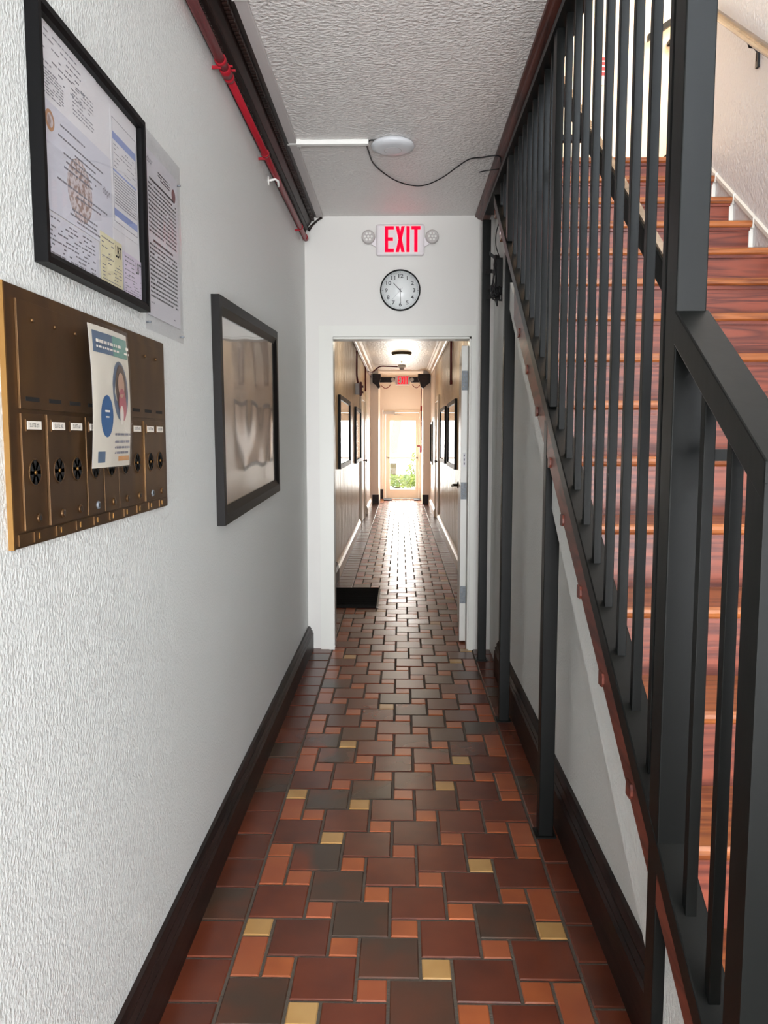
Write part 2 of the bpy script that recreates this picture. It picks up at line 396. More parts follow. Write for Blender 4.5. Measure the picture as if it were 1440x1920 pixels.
struct('wall_landing_left', MB().box(0.36, 0.485, YB, 6.6, 3.09, 5.6, 'stair_wall_paint').box(0.485, 0.50, YB, YE, ZC + 0.03, 3.09, 'stair_wall_paint'))
struct('wall_landing_right', MB().box(4.08, 4.2, 4.9, 6.6, 3.0, 5.6, 'landing_paint').box(1.92, 4.2, 4.93, 5.05, 3.0, 5.6, 'landing_paint'))
struct('ceiling_stairwell', box(0.3, 4.2, YB, 6.72, 5.6, 5.7, 'landing_paint'))
struct('wall_entrance', MB().box(-0.74, -0.6, YB - 0.12, YB, 0, 5.7, 'smooth_white').box(1.30, 1.92, YB - 0.12, YB, 0, 5.7, 'smooth_white').box(-0.6, 1.30, YB - 0.12, YB, 2.5, 5.7, 'smooth_white'))
struct('wall_stairwell_front', MB().box(0.485, 1.80, -3.72, -3.6, ZC, 5.6, 'stair_wall_paint'))
struct('ceiling_vestibule', MB().box(0.485, 1.92, YB, -3.6, ZC, ZC + 0.1, 'ceiling_paint'))
struct('floor_landing', box(0.50, 4.2, 4.93, 6.6, 2.90, 3.0955, 'riser_oak'))
struct('wall_behind_stair', box(0.66, 1.80, 5.0, 5.12, 0, 2.90, 'stair_wall_paint'))
struct('wall_hall_top', box(-0.75, 0.75, YE + 0.1, 18.3, 3.0, 3.1, 'stair_wall_paint'))

# ---- hallway
hw = MB(); hw.box(XHL - 0.12, XHL, YE + 0.12, YF, 0, ZC, 'hall_paint')
struct('wall_hall_left', hw)
struct('wall_hall_right', box(XHR, XHR + 0.12, YE + 0.12, YF, 0, ZC, 'hall_paint'))
struct('ceiling_hall', box(XHL - 0.12, XHR + 0.12, YE + 0.12, YF + 0.12, ZC - 0.01, 3.0, 'hall_ceiling_paint'))
for s, nm in ((-1, 'left'), (1, 'right')):
    x0, x1 = (XHL, -0.47) if s < 0 else (0.475, XHR)
    struct('wall_pilaster_' + nm, box(x0, x1, YP, YF, 0, ZC - 0.01, 'hall_cream'))
    # the last stretch of the hall is painted cream
    a, c = (XHL, XHL + 0.012) if s < 0 else (XHR - 0.012, XHR)
    struct('wall_cream_' + nm, box(a, c, 14.6, YP, 0, ZC - 0.01, 'hall_cream'))
fw = MB(); fw.box(-0.75, -0.41, YF, YF + 0.12, 0, 3.0, 'hall_cream').box(0.49, 0.77, YF, YF + 0.12, 0, 3.0, 'hall_cream').box(-0.41, 0.49, YF, YF + 0.12, 2.05, 3.0, 'hall_cream')
struct('wall_far', fw)

# ---- baseboards and trims
def bb(x, s, h):      # moulded baseboard profile off a wall at x, sticking out in direction s
    return [(x, 0), (x + s * 0.036, 0), (x + s * 0.036, h * 0.70), (x + s * 0.028, h * 0.74), (x + s * 0.031, h * 0.80), (x + s * 0.020, h * 0.86), (x + s * 0.022, h * 0.91), (x + s * 0.012, h), (x, h)]
struct('baseboard_left', MB().prism(bb(XL, 1, 0.152), YB, YE, 'y', 'dark_wood'))
struct('baseboard_right', MB().prism(bb(XR, -1, 0.20), 0.95, 4.60, 'y', 'dark_wood'))
struct('baseboard_hall_left', MB().prism(bb(XHL, 1, 0.15), 7.75, 12.1, 'y', 'cream_trim').prism(bb(XHL, 1, 0.17), 6.9, 7.75, 'y', 'dark_wood').prism(bb(XHL + 0.012, 1, 0.15), 14.4, YP, 'y', 'cream_trim'))
struct('baseboard_hall_right', MB().prism(bb(XHR, -1, 0.15), YE + 0.15, 12.9, 'y', 'cream_trim').prism(bb(XHR - 0.012, -1, 0.15), 14.0, YP, 'y', 'cream_trim'))
struct('baseboard_far', MB().box(-0.60, -0.462, YP - 0.02, YP + 0.05, 0, 0.20, 'dark_wood').box(0.468, 0.60, YP - 0.02, YP + 0.05, 0, 0.20, 'dark_wood')
       .box(-0.47, -0.40, YF - 0.03, YF, 0, 0.22, 'dark_wood'))
# carved cornice of the foyer
t1 = sroot('trim_1')
MB().prism([(XL, 2.668), (XL + 0.010, 2.664), (XL + 0.014, 2.70), (XL + 0.016, 2.73), (XL + 0.030, 2.735), (XL + 0.028, 2.752), (XL + 0.045, 2.775), (XL + 0.052, 2.79), (XL + 0.066, 2.795), (XL + 0.068, 2.812), (XL + 0.082, 2.816), (XL + 0.084, ZC), (XL, ZC)],
           YB, 5.09, 'y', 'dark_wood').build('cornice_moulding', t1)
db = MB()
y = 0.4
while y < 5.06:
    db.box(XL + 0.054, XL + 0.071, y, y + 0.014, 2.781, 2.794, 'dark_wood')
    db.lathe([(0.0001, -0.004), (0.006, 0), (0.0001, 0.004)], (XL + 0.017, y + 0.007, 2.717), (1, 0, 0), 'dark_wood', 6) if y > 1.5 else None
    y += 0.026
o = db.build('dentils', t1); o['kind'] = 'stuff'
MB().tube([(XL + 0.03, 5.10, 2.735), (XL + 0.05, 5.11, 2.765), (XL + 0.09, 5.11, 2.80), (XL + 0.115, 5.11, 2.815)], [0.012, 0.007, 0.006, 0.008], 'dark_wood').build('cornice_end_scroll', t1)
# wooden moulding along the ceiling opening
t2 = sroot('trim_2')
MB().prism([(0.472, ZC), (0.474, 2.818), (0.486, 2.815), (0.490, 2.806), (0.512, 2.800), (0.516, 2.792), (0.56, 2.79), (0.565, 2.83)], YB, YE, 'y', 'brown_trim_wood').build('opening_moulding', t2)
# hallway crown mouldings
for s, nm in ((-1, 'trim_3'), (1, 'trim_4')):
    xw = XHL if s < 0 else XHR
    q = -s
    p = [(xw, 2.70), (xw + q * 0.012, 2.69), (xw + q * 0.02, 2.72), (xw + q * 0.035, 2.725), (xw + q * 0.06, 2.765), (xw + q * 0.09, 2.785), (xw + q * 0.095, 2.80), (xw + q * 0.12, 2.803), (xw + q * 0.125, ZC - 0.01), (xw, ZC - 0.01)]
    struct(nm, MB().prism(p, YE + 0.13, YP - 0.05, 'y', 'cream_trim'))
# casing of the doorway in the end wall
cs = MB()
cs.box(-0.532, DX0 + 0.012, YE - 0.018, YE, 0, 2.14, 'white_trim').box(DX1 - 0.0, 0.487, YE - 0.018, YE, 0, 2.14, 'white_trim').box(DX0 + 0.012, DX1, YE - 0.018, YE, DZ, 2.14, 'white_trim')
cs.box(-0.476, DX0 + 0.016, YE - 0.026, YE - 0.018, 0, 2.09, 'white_trim').box(DX1 - 0.006, 0.478, YE - 0.026, YE - 0.018, 0, 2.09, 'white_trim').box(-0.440, 0.456, YE - 0.0258, YE - 0.018, DZ + 0.0, 2.09, 'white_trim')
cs.box(DX0, DX0 + 0.016, YE, YE + 0.12, 0, DZ, 'white_trim').box(DX1 - 0.016, DX1, YE, YE + 0.12, 0, DZ, 'white_trim').box(DX0, DX1, YE, YE + 0.12, DZ - 0.012, DZ, 'white_trim')
struct('trim_5', cs)
# skirt line on the stair wall
SK = lambda y: 0.728 * y - 0.488
st = MB(); st.hexa([(1.788, 0.9, SK(0.9)), (1.80, 0.9, SK(0.9)), (1.80, 5.03, SK(5.03)), (1.788, 5.03, SK(5.03)), (1.788, 0.9, SK(0.9) + 0.022), (1.80, 0.9, SK(0.9) + 0.03), (1.80, 5.03, SK(5.03) + 0.03), (1.788, 5.03, SK(5.03) + 0.022)], 'white_trim')
struct('trim_6', st)

# ================================================================== STAIRCASE
KY = lambda k: 1.535 + 0.258 * k
KZ = lambda k: 0.583 + 0.1935 * k
stairs = thing('staircase', (1.15, 1.02, 0), 'straight wooden staircase rising between the steel railing and the stair wall', 'staircase')
notched = {-1, 0, 4, 8, 12}
for k in range(-2, 14):
    xl = 0.54
    y0, z = KY(k), KZ(k)
    dp = 0.288 if k < 13 else 0.12
    prof = [(y0 + 0.006, z), (y0 + 0.001, z - 0.007), (y0, z - 0.016), (y0 + 0.002, z - 0.025), (y0 + 0.010, z - 0.032), (y0 + dp, z - 0.032), (y0 + dp, z)]
    tr_ = MB().prism(prof, xl, 1.786, 'x', 'tread_oak')
    tr_.build('tread', stairs)
    MB().box(max(xl, 0.52), 1.782, y0 + 0.030, y0 + 0.048, z - 0.1935, z - 0.032, 'riser_oak').box(max(xl, 0.52), 1.782, y0 + 0.018, y0 + 0.030, z - 0.046, z - 0.032, 'riser_oak').build('riser', stairs)
    # white caulked edge where the step meets the wall
    MB().box(1.778, 1.7995, y0 + 0.022, y0 + 0.030, z - 0.1935 + 0.0, z - 0.032, 'white_trim').prism([(y0 - 0.004, z + 0.012), (y0 - 0.008, z - 0.012), (y0 + 0.004, z - 0.038), (y0 + 0.03, z - 0.038), (y0 + 0.03, z + 0.004)], 1.784, 1.7995, 'x', 'white_trim').build('wall_edge', stairs)
for yt, zt in ((1.603, .679), (1.855, .843), (2.108, 1.009), (2.355, 1.181), (2.576, 1.350), (2.843, 1.526), (3.082, 1.697), (3.315, 1.869)):
    MB().prism([(yt + 0.004, zt + 0.004), (yt, zt - 0.006), (yt, zt - 0.02), (yt + 0.008, zt - 0.03), (yt + 0.036, zt - 0.03), (yt + 0.036, zt + 0.004)], 0.4905, 0.512, 'x', 'stringer_wood').build('nosing_return', stairs)
y0, y1 = 1.05, 3.5
MB().hexa([(0.496, y0, .69 * y0 - .476), (0.517, y0, .69 * y0 - .476), (0.517, y1, .69 * y1 - .476), (0.496, y1, .69 * y1 - .476),
           (0.496, y0, .723 * y0 - .46), (0.517, y0, .723 * y0 - .46), (0.517, y1, .723 * y1 - .46), (0.496, y1, .723 * y1 - .46)], 'stringer_wood').build('stringer', stairs)

# ================================================================== STEEL RAILING
RZ = lambda y: 0.723 * y - 0.40
rail = thing('stair_railing', (0.525, 1.16, 0), 'dark grey steel stair railing with tall square bars and posts', 'railing')
RX0, RX1 = 0.494, 0.556
y0, y1 = 1.10, 4.30
MB().hexa([(RX0, y0, RZ(y0) - 0.058), (RX1, y0, RZ(y0) - 0.058), (RX1, y1, RZ(y1) - 0.058), (RX0, y1, RZ(y1) - 0.058), (RX0, y0, RZ(y0)), (RX1, y0, RZ(y0)), (RX1, y1, RZ(y1)), (RX0, y1, RZ(y1))], 'steel_paint').build('bottom_rail', rail, bevel=0.003)
MB().box(0.492, 0.565, 1.5, 4.76, 2.728, 2.75, 'steel_paint').box(0.505, 0.55, 1.5, 4.76, 2.75, 2.789, 'steel_paint').build('top_rail', rail)
def post(x0, x1, y0, y1, z0, z1, nm='post'):
    return box(x0, x1, y0, y1, z0, z1, 'steel_paint').build(nm, rail, bevel=0.0025)
for yn, leg_top in ((1.441, None), (2.664, 1.48), (3.797, 2.30), (4.865, 2.73)):
    post(0.4952, 0.546, yn, yn + 0.052, 0.0, (leg_top or RZ(1.441) - 0.02))
    MB().box(0.484, 0.556, yn - 0.01, yn + 0.062, 0.0, 0.006, 'steel_paint').build('base_plate', rail)
post(0.4952, 0.550, 1.441, 1.497, RZ(1.47) - 0.04, 2.73)                     # tall newel above the rail
MB().hexa([(0.4942, 1.066, 0), (0.5558, 1.066, 0), (0.5558, 1.122, 0), (0.4942, 1.122, 0)] + [(x_, y_, 1.388 + 0.69 * (y_ - 1.066) - 0.031) for x_, y_ in ((0.4942, 1.066), (0.5558, 1.066), (0.5558, 1.122), (0.4942, 1.122))], 'steel_paint').build('post', rail)                                 # low newel at the foot
post(0.500, 0.526, 2.645, 2.70, RZ(2.67) - 0.01, 2.73, 'upper_post')
post(0.500, 0.526, 3.775, 3.83, RZ(3.80) - 0.01, 2.73, 'upper_post')
HZ = lambda y: 1.388 + 0.69 * (y - 1.066)
MB().hexa([(RX0, 1.0665, HZ(1.0665) - 0.062), (RX1, 1.0665, HZ(1.0665) - 0.062), (RX1, 1.445, HZ(1.445) - 0.062), (RX0, 1.445, HZ(1.445) - 0.062),
           (RX0, 1.0665, HZ(1.0665)), (RX1, 1.0665, HZ(1.0665)), (RX1, 1.445, HZ(1.445)), (RX0, 1.445, HZ(1.445))], 'steel_paint').build('handrail', rail, bevel=0.003)
def bal(y, z1): 
    bw = 0.0125
    return MB().box(0.513, 0.533, y, y + 0.020, RZ(y + 0.012) - 0.012, z1, 'steel_paint').build('baluster', rail, bevel=0.0015)
for y in (1.220, 1.333): bal(y, HZ(y) - 0.05)
y = 1.684
for k in range(-1, 21):
    yb = y + 0.1242 * k
    if abs(yb + 0.012 - 2.672) < 0.05 or abs(yb + 0.012 - 3.80) < 0.04 or yb > 4.28: continue
    bal(yb, 2.73)
# handrail on the inner side of the bars
IZ = lambda y: 0.75 * y + 0.412
ih = thing('inner_handrail', (0.61, 1.30, IZ(1.3)), 'dark steel handrail with a paler strip for its lit top, bracketed to the inside of the railing bars', 'handrail')
y0, y1 = 1.25, 4.3
MB().hexa([(0.595, y0, IZ(y0) - 0.038), (0.622, y0, IZ(y0) - 0.038), (0.622, y1, IZ(y1) - 0.038), (0.595, y1, IZ(y1) - 0.038), (0.595, y0, IZ(y0) + 0.034), (0.622, y0, IZ(y0) + 0.034), (0.622, y1, IZ(y1) + 0.034), (0.595, y1, IZ(y1) + 0.034)], 'steel_paint').build('rail', ih, bevel=0.006)
MB().hexa([(0.600, y0, IZ(y0) + 0.033), (0.617, y0, IZ(y0) + 0.033), (0.617, y1, IZ(y1) + 0.033), (0.600, y1, IZ(y1) + 0.033), (0.600, y0, IZ(y0) + 0.042), (0.617, y0, IZ(y0) + 0.042), (0.617, y1, IZ(y1) + 0.042), (0.600, y1, IZ(y1) + 0.042)], 'wood_and_lit_top').build('lit_top_strip', ih)  # light on the steel top, put in as a paler strip
for yb in (1.35, 2.72, 3.9): MB().box(0.536, 0.608, yb, yb + 0.025, IZ(yb) - 0.045, IZ(yb) - 0.025, 'steel_paint').build('bracket', ih)
# handrail on the right wall
wh = thing('wall_handrail', (1.74, 0.9, 1.2), 'rounded wooden handrail on metal brackets along the right stair wall', 'handrail')
WZ = lambda y: 0.7615 * y + 0.256
MB().tube([(1.74, 0.9, WZ(0.9)), (1.74, 4.75, WZ(4.75))], 0.024, 'wood_and_lit_top', 14).build('rail', wh)
for yb in (4.16, 3.0, 1.8):
    MB().tube([(1.74, yb, WZ(yb) - 0.022), (1.75, yb, WZ(yb) - 0.05), (1.775, yb, WZ(yb) - 0.052), (1.792, yb, WZ(yb) - 0.075), (1.792, yb, WZ(yb) - 0.12)], 0.006, 'black_plastic', 6).box(1.788, 1.80, yb - 0.012, yb + 0.012, WZ(yb) - 0.15, WZ(yb) - 0.075, 'black_plastic').build('bracket', wh)
# next flight seen over the landing
lh = thing('landing_handrail', (2.3, 6.55, 3.1), 'black handrail rising to the right on the cream landing wall', 'handrail')
MB().hexa([(1.95, 6.52, 4.54), (3.3, 6.52, 5.8 - 0.35), (3.3, 6.56, 5.45), (1.95, 6.56, 4.54), (1.95, 6.52, 4.59), (3.3, 6.52, 5.5), (3.3, 6.56, 5.5), (1.95, 6.56, 4.59)], 'steel_paint').build('rail', lh)
MB().box(2.12, 2.20, 6.54, 6.6, 4.53, 4.555, 'steel_paint').box(2.17, 2.19, 6.575, 6.6, 4.46, 4.53, 'steel_paint').build('bracket', lh)
MB().hexa([(2.10, 6.55, 3.62), (3.3, 6.55, 4.62), (3.3, 6.6, 4.62), (2.10, 6.6, 3.62), (2.10, 6.55, 3.66), (3.3, 6.55, 4.66), (3.3, 6.6, 4.66), (2.10, 6.6, 3.66)], 'steel_paint').build('lower_rail', lh)
sg = thing('landing_notice', (1.62, 6.595, 4.24), 'white notice with red lettering on the cream wall of the upper landing', 'sign')
box(1.556, 1.682, 6.592, 6.6, 4.24, 4.45, 'paper').build('panel', sg)
m_ = MB().box(1.556, 1.682, 6.5905, 6.592, 4.425, 4.45, 'sign_red')
for z in (4.31, 4.35, 4.39): m_.box(1.565, 1.592, 6.5905, 6.592, z, z + 0.025, 'sign_red').box(1.60, 1.645, 6.5905, 6.592, z, z + 0.025, 'sign_red')
m_.build('red_lettering', sg)

# ================================================================== LEFT WALL THINGS
def words(mb, x, y0, y1, z, h, m, r, fill=0.9, gap=0.004):
    """a line of small print: thin word-shaped bars on the left wall plane x"""
    y = y0
    while y < y1 - 0.003:
        w = min(r.uniform(0.006, 0.022), y1 - y)
        if r.random() < fill: mb.poly([(x, y, z), (x, y + w, z), (x, y + w, z + h), (x, y, z + h)], [(0, 1, 2, 3)], m)
        y += w + gap
# ---- brass mailboxes
MX = XL + 0.008
mbx = thing('mailbox_panel', (XL, 1.62, 1.241), 'antique brass wall mailbox panel with nine narrow doors', 'mailboxes')
MB().box(XL, MX, 1.212, 2.028, 1.241, 1.661, 'brass').build('back_plate', mbx, bevel=0.002)
MB().box(XL, MX + 0.001, 1.2085, 1.2125, 1.241, 1.661, 'bright_brass').build('side_edge', mbx)
for y0, y1, sl in ((1.244, 1.735, range(0, 6)), (1.745, 2.003, range(6, 9))):
    up = MB().box(MX, MX + 0.004, y0, y1, 1.466, 1.640, 'brass').build('upper_panel', mbx, bevel=0.0005)
    for k in sl:
        yc = 1.2855 + 0.0845 * k
        MB().box(MX + 0.0025, MX + 0.0046, yc - 0.024, yc + 0.024, 1.479, 1.486, 'dark_hole').build('slot', up)
    ys = [y0 + 0.05, y0 + 0.135, y0 + 0.22] if y0 < 1.5 else [y0 + 0.12, y0 + 0.2]
    for q in ys: MB().lathe([(0.0045, 0), (0.003, 0.003), (0.0001, 0.0035)], (MX + 0.004, q, 1.612), (1, 0, 0), 'brass', 8).build('screw', up)
for k in range(9):
    yc = 1.2855 + 0.0845 * k
    hw_ = 0.0405
    d = MB()
    ox = 0.0035 + 0.002 * (k % 3 == 1) + 0.0015 * (k % 2)
    d.box(MX, MX + ox, yc - hw_, yc + hw_, 1.268, 1.459, 'brass')
    door = d.build('mail_door', mbx, bevel=0.0005)
    fx = MX + ox
    nc = MB().box(fx, fx + 0.0016, yc - 0.028, yc + 0.028, 1.430, 1.450, 'brass').box(fx + 0.0016, fx + 0.0022, yc - 0.025, yc + 0.025, 1.433, 1.4465, 'pale_print')
    me = text_mesh('SUITE #%d' % (k + 1), 0.0105)
    nc.mesh(me, frame_left(fx + 0.0024, yc, 1.4398, 0.85, 0.95), 'ink_black'); nc.build('name_card', door)
    v = MB(); n = 36
    for q in range(6):
        a0, a1 = PI / 2 + q * PI / 3 - 0.34, PI / 2 + q * PI / 3 + 0.34
        pts = [(fx + 0.0006, yc + 0.005 * math.cos((a0 + a1) / 2), 1.3615 + 0.005 * math.sin((a0 + a1) / 2))]
        for t in range(6):
            a = a0 + (a1 - a0) * t / 5; pts.append((fx + 0.0006, yc + 0.0195 * math.cos(a), 1.3615 + 0.0205 * math.sin(a)))
        v.poly(pts, [list(range(7))], 'dark_hole')
    v.lathe([(0.0235, 0), (0.0225, 0.0012), (0.0210, 0.0012), (0.0205, 0)], (fx, yc, 1.3615), (1, 0, 0), 'brass', 20)
    v.lathe([(0.004, 0), (0.003, 0.002), (0.0001, 0.0022)], (fx, yc, 1.3615), (1, 0, 0), 'bright_brass', 8)
    v.build('vent_rosette', door)
    lk_ = MB().lathe([(0.0085, 0), (0.0075, 0.003), (0.0055, 0.0035), (0.0001, 0.003)], (fx, yc + 0.006, 1.285), (1, 0, 0), 'galvanised' if k in (3, 7) else 'brass', 14)
    lk_.box(fx + 0.003, fx + 0.0042, yc + 0.005, yc + 0.007, 1.281, 1.289, 'dark_hole'); lk_.build('lock', door)
bs = MB().box(MX, MX + 0.002, 1.225, 2.02, 1.245, 1.264, 'brass')
for k in range(9):
    yc = 1.2855 + 0.0845 * k
    bs.box(MX + 0.002, MX + 0.004, yc - 0.012, yc + 0.018, 1.246, 1.263, 'brass').box(MX + 0.004, MX + 0.005, yc + 0.004, yc + 0.008, 1.250, 1.260, 'bright_brass')
bs.build('bottom_strip', mbx)

# ---- flyer in a plastic sleeve hanging over the mailboxes
FXX = XL + 0.030
fy = thing('flyer', (FXX, 1.595, 1.358), 'tall colour flyer in a clear sleeve hanging over the brass mailboxes', 'flyer')
def bowed(y, z):      # the sheet bows out a little
    return FXX - 0.004 + 0.010 * math.sin((z - 1.358) / 0.285 * PI) * 0.6 + 0.004 * math.sin((y - 1.488) / 0.205 * PI)
def patch(mb, ys, zs, off, m, fn=None):
    ny, nz = len(ys), len(zs)
    pts = [(bowed(y, z) + off, y, z) for z in zs for y in ys]
    mb.poly(pts, [(i * ny + j, i * ny + j + 1, (i + 1) * ny + j + 1, (i + 1) * ny + j) for i in range(nz - 1) for j in range(ny - 1)], m, True)
lsp = lambda a, c, n: [a + (c - a) * i / (n - 1) for i in range(n)]
q = MB(); patch(q, lsp(1.490, 1.697, 5), lsp(1.360, 1.637, 12), 0.0, 'poster_paper'); patch(q, lsp(1.490, 1.697, 5), lsp(1.360, 1.637, 12), -0.001, 'paper'); q.build('sheet', fy)
q = MB(); patch(q, lsp(1.503, 1.600, 3), lsp(1.585, 1.626, 3), 0.0004, 'slate_print'); patch(q, lsp(1.600, 1.692, 3), lsp(1.585, 1.626, 3), 0.0004, 'teal_print'); q.build('header_band', fy)
rr = random.Random(11)
def ell(mb, yc, zc, a, c, off, m, tilt=0.0, n=24):
    pts = []
    for k in range(n):
        u, w = a * math.cos(2 * PI * k / n), c * math.sin(2 * PI * k / n)
        y_, z_ = yc + u * math.cos(tilt) - w * math.sin(tilt), zc + u * math.sin(tilt) + w * math.cos(tilt)
        pts.append((bowed(y_, z_) + off, y_, z_))
    mb.poly(pts, [list(range(n))], m)
q = MB(); ell(q, 1.632, 1.515, 0.048, 0.062, 0.0005, 'slate_print', 0.1); ell(q, 1.634, 1.522, 0.034, 0.048, 0.0008, 'hair_print'); ell(q, 1.634, 1.528, 0.020, 0.026, 0.0011, 'skin_print'); ell(q, 1.640, 1.488, 0.024, 0.034, 0.0012, 'rose_print', 0.2); ell(q, 1.632, 1.466, 0.012, 0.020, 0.0014, 'pale_print'); q.build('oval_picture', fy)
q = MB(); ell(q, 1.553, 1.462, 0.030, 0.042, 0.0006, 'blue_print'); q.poly([(bowed(1.55, 1.47) + .001, y_, z_) for y_, z_ in ((1.540, 1.474), (1.566, 1.474), (1.566, 1.470), (1.540, 1.470))], [(0, 1, 2, 3)], 'pale_print').poly([(bowed(1.55, 1.46) + .001, y_, z_) for y_, z_ in ((1.544, 1.462), (1.562, 1.462), (1.562, 1.459), (1.544, 1.459))], [(0, 1, 2, 3)], 'pale_print'); q.build('blue_badge', fy)
q = MB()
for z in (1.604, 1.594): words(q, bowed(1.6, z) + 0.0012, 1.510, 1.688, z, 0.006 if z > 1.6 else 0.004, 'pale_print', rr)
for z in (1.424, 1.409, 1.397, 1.386): words(q, bowed(1.63, z) + 0.0008, 1.595, 1.684, z, 0.0045, 'ink', rr, 0.95, 0.002)
q.build('printed_words', fy)['kind'] = 'stuff'
q = MB(); patch(q, lsp(1.616, 1.690, 3), lsp(1.371, 1.381, 2), 0.0006, 'orange_print'); q.build('orange_bar', fy)
q = MB(); patch(q, lsp(1.512, 1.545, 3), lsp(1.370, 1.392, 2), 0.0006, 'slate_print'); q.build('slate_patch', fy)
q = MB(); patch(q, lsp(1.487, 1.700, 5), lsp(1.357, 1.644, 12), 0.003, 'plastic_sleeve'); q.build('plastic_sleeve', fy)

# ---- framed licences
def rect_frame(mb, x0, x1, y0, y1, z0, z1, w, m, lip=0.004):
    """picture frame on the left wall: four mitred bars with a raised outer edge"""
    for a, c in (((y0, z0), (y1, z0)), ((y1, z0), (y1, z1)), ((y1, z1), (y0, z1)), ((y0, z1), (y0, z0))):
        cy, cz = (y0 + y1) / 2, (z0 + z1) / 2
        inn = lambda p, w_: (p[0] + (w_ if p[0] < cy else -w_), p[1] + (w_ if p[1] < cz else -w_))
        a2, c2, a3, c3 = inn(a, w), inn(c, w), inn(a, w * 0.55), inn(c, w * 0.55)
        pts = [(x0, *a), (x0, *c), (x1, *a), (x1, *c), (x1, *a3), (x1, *c3), (x1 - lip, *a2), (x1 - lip, *c2), (x0, *a2), (x0, *c2)]
        mb.poly(pts, [(0, 1, 3, 2), (2, 3, 5, 4), (4, 5, 7, 6), (6, 7, 9, 8)], m)
    return mb
lf = thing('license_frame', (XL, 1.61, 1.715), 'thin black frame full of paper licenses above the brass mailboxes', 'frame')
rect_frame(MB(), XL, XL + 0.024, 1.339, 1.880, 1.716, 2.150, 0.020, 'black_frame').build('frame', lf)
box(XL + 0.001, XL + 0.008, 1.350, 1.870, 1.726, 2.142, 'paper').build('backing', lf)
rr = random.Random(21)
def doc(name, y0, y1, z0, z1, x, m): return MB().box(x - 0.0004, x, y0, y1, z0, z1, m)
dx = XL + 0.0092
# receipt sheet at the top
d = doc('document', 1.362, 1.62, 2.0, 2.132, dx, 'paper')
for z in lsp(2.115, 2.05, 7): words(d, dx + .0003, 1.375, 1.56, z, 0.0028, 'ink', rr, 0.6)
for z in lsp(2.045, 2.01, 8): words(d, dx + .0003, 1.365, 1.46, z, 0.0022, 'ink', rr, 0.9); 
for z in lsp(2.075, 2.02, 9): words(d, dx + .0003, 1.50, 1.60, z, 0.0022, 'ink', rr, 0.8)
d.build('document', lf)
# pale blue certificate with a round seal
dx2 = dx + 0.0006
d = doc('certificate', 1.362, 1.685, 1.815, 2.000, dx2, 'paper_blue')
for z, a, c in ((1.975, 1.44, 1.55), (1.955, 1.43, 1.64), (1.942, 1.50, 1.60), (1.930, 1.45, 1.63), (1.918, 1.46, 1.60), (1.906, 1.45, 1.58), (1.878, 1.42, 1.66), (1.868, 1.5, 1.62), (1.840, 1.48, 1.60), (1.830, 1.47, 1.6), (1.822, 1.5, 1.63)): words(d, dx2 + .0003, a, c, z, 0.0035, 'ink', rr, 0.95, 0.002)
d.mesh(text_mesh('dbpr', 0.022), frame_left(dx2 + .0004, 1.655, 1.925), 'ink')
d.build('certificate', lf)
q = MB()
def disc(mb, yc, zc, a, c, x, m, n=24): mb.poly([(x, yc + a * math.cos(2 * PI * k / n), zc + c * math.sin(2 * PI * k / n)) for k in range(n)], [list(range(n))], m)
disc(q, 1.397, 1.968, 0.018, 0.018, dx2 + .0006, 'seal_orange'); disc(q, 1.397, 1.968, 0.012, 0.012, dx2 + .0009, 'seal_brown'); q.build('gold_seal', lf)
q = MB(); disc(q, 1.52, 1.885, 0.058, 0.058, dx2 + .0002, 'seal_brown'); q.build('round_seal', lf)
# form with blue bands
d = doc('form', 1.69, 1.855, 1.865, 2.115, dx, 'paper')
fr_ = MB()
for y0, y1, z0, z1 in ((1.700, 1.7012, 1.880, 2.095), (1.846, 1.8472, 1.880, 2.095), (1.700, 1.847, 1.880, 1.8812), (1.700, 1.847, 2.0938, 2.095)): fr_.box(dx, dx + .0003, y0, y1, z0, z1, 'ink')
for z0, z1 in ((2.050, 2.066), (1.985, 1.989), (1.893, 1.908)): fr_.box(dx, dx + .0003, 1.702, 1.846, z0, z1, 'ink_blue')
for z in lsp(2.040, 1.996, 6): words(fr_, dx + .0004, 1.706, 1.842, z, 0.002, 'ink', rr, 0.6)
for z in lsp(1.978, 1.918, 11): words(fr_, dx + .0004, 1.706, 1.842, z, 0.002, 'ink', rr, 0.97, 0.001)
d.build('form', lf); fr_.build('form_print', lf)['kind'] = 'stuff'
# lower certificate, yellow and lilac receipts
d = doc('certificate', 1.362, 1.605, 1.728, 1.812, dx, 'paper_blue')
for z in lsp(1.803, 1.742, 9): words(d, dx + .0003, 1.372, 1.585, z, 0.0028, 'ink', rr, 0.6)
d.build('certificate', lf)
for y0, y1, m_ in ((1.612, 1.735, 'paper_yellow'), (1.745, 1.862, 'paper_lilac')):
    xx = dx2 + (0.0008)
    d = doc('receipt', y0, y1, 1.732, 1.838 if y0 < 1.7 else 1.828, xx, m_)
    zt = 1.815 if y0 < 1.7 else 1.806
    d.mesh(text_mesh('LBT', 0.030, 0.0, 0.0005), frame_left(xx + .0004, y1 - 0.023, zt, 0.72, 1.15), 'ink_black')
    for z in lsp(zt + 0.012, zt - 0.025, 5): words(d, xx + .0003, y0 + 0.006, y1 - 0.05, z, 0.0025, 'ink', rr, 0.8)
    for z in lsp(zt - 0.028, 1.738, 8): words(d, xx + .0003, y0 + 0.006, y1 - 0.006, z, 0.0018, 'ink', rr, 0.6)
    d.build('receipt', lf)
MB().poly([(XL + 0.0145, 1.358, 1.734), (XL + 0.0145, 1.862, 1.734), (XL + 0.0145, 1.862, 2.134), (XL + 0.0145, 1.358, 2.134)], [(0, 1, 2, 3)], 'frame_glass').build('glass', lf)

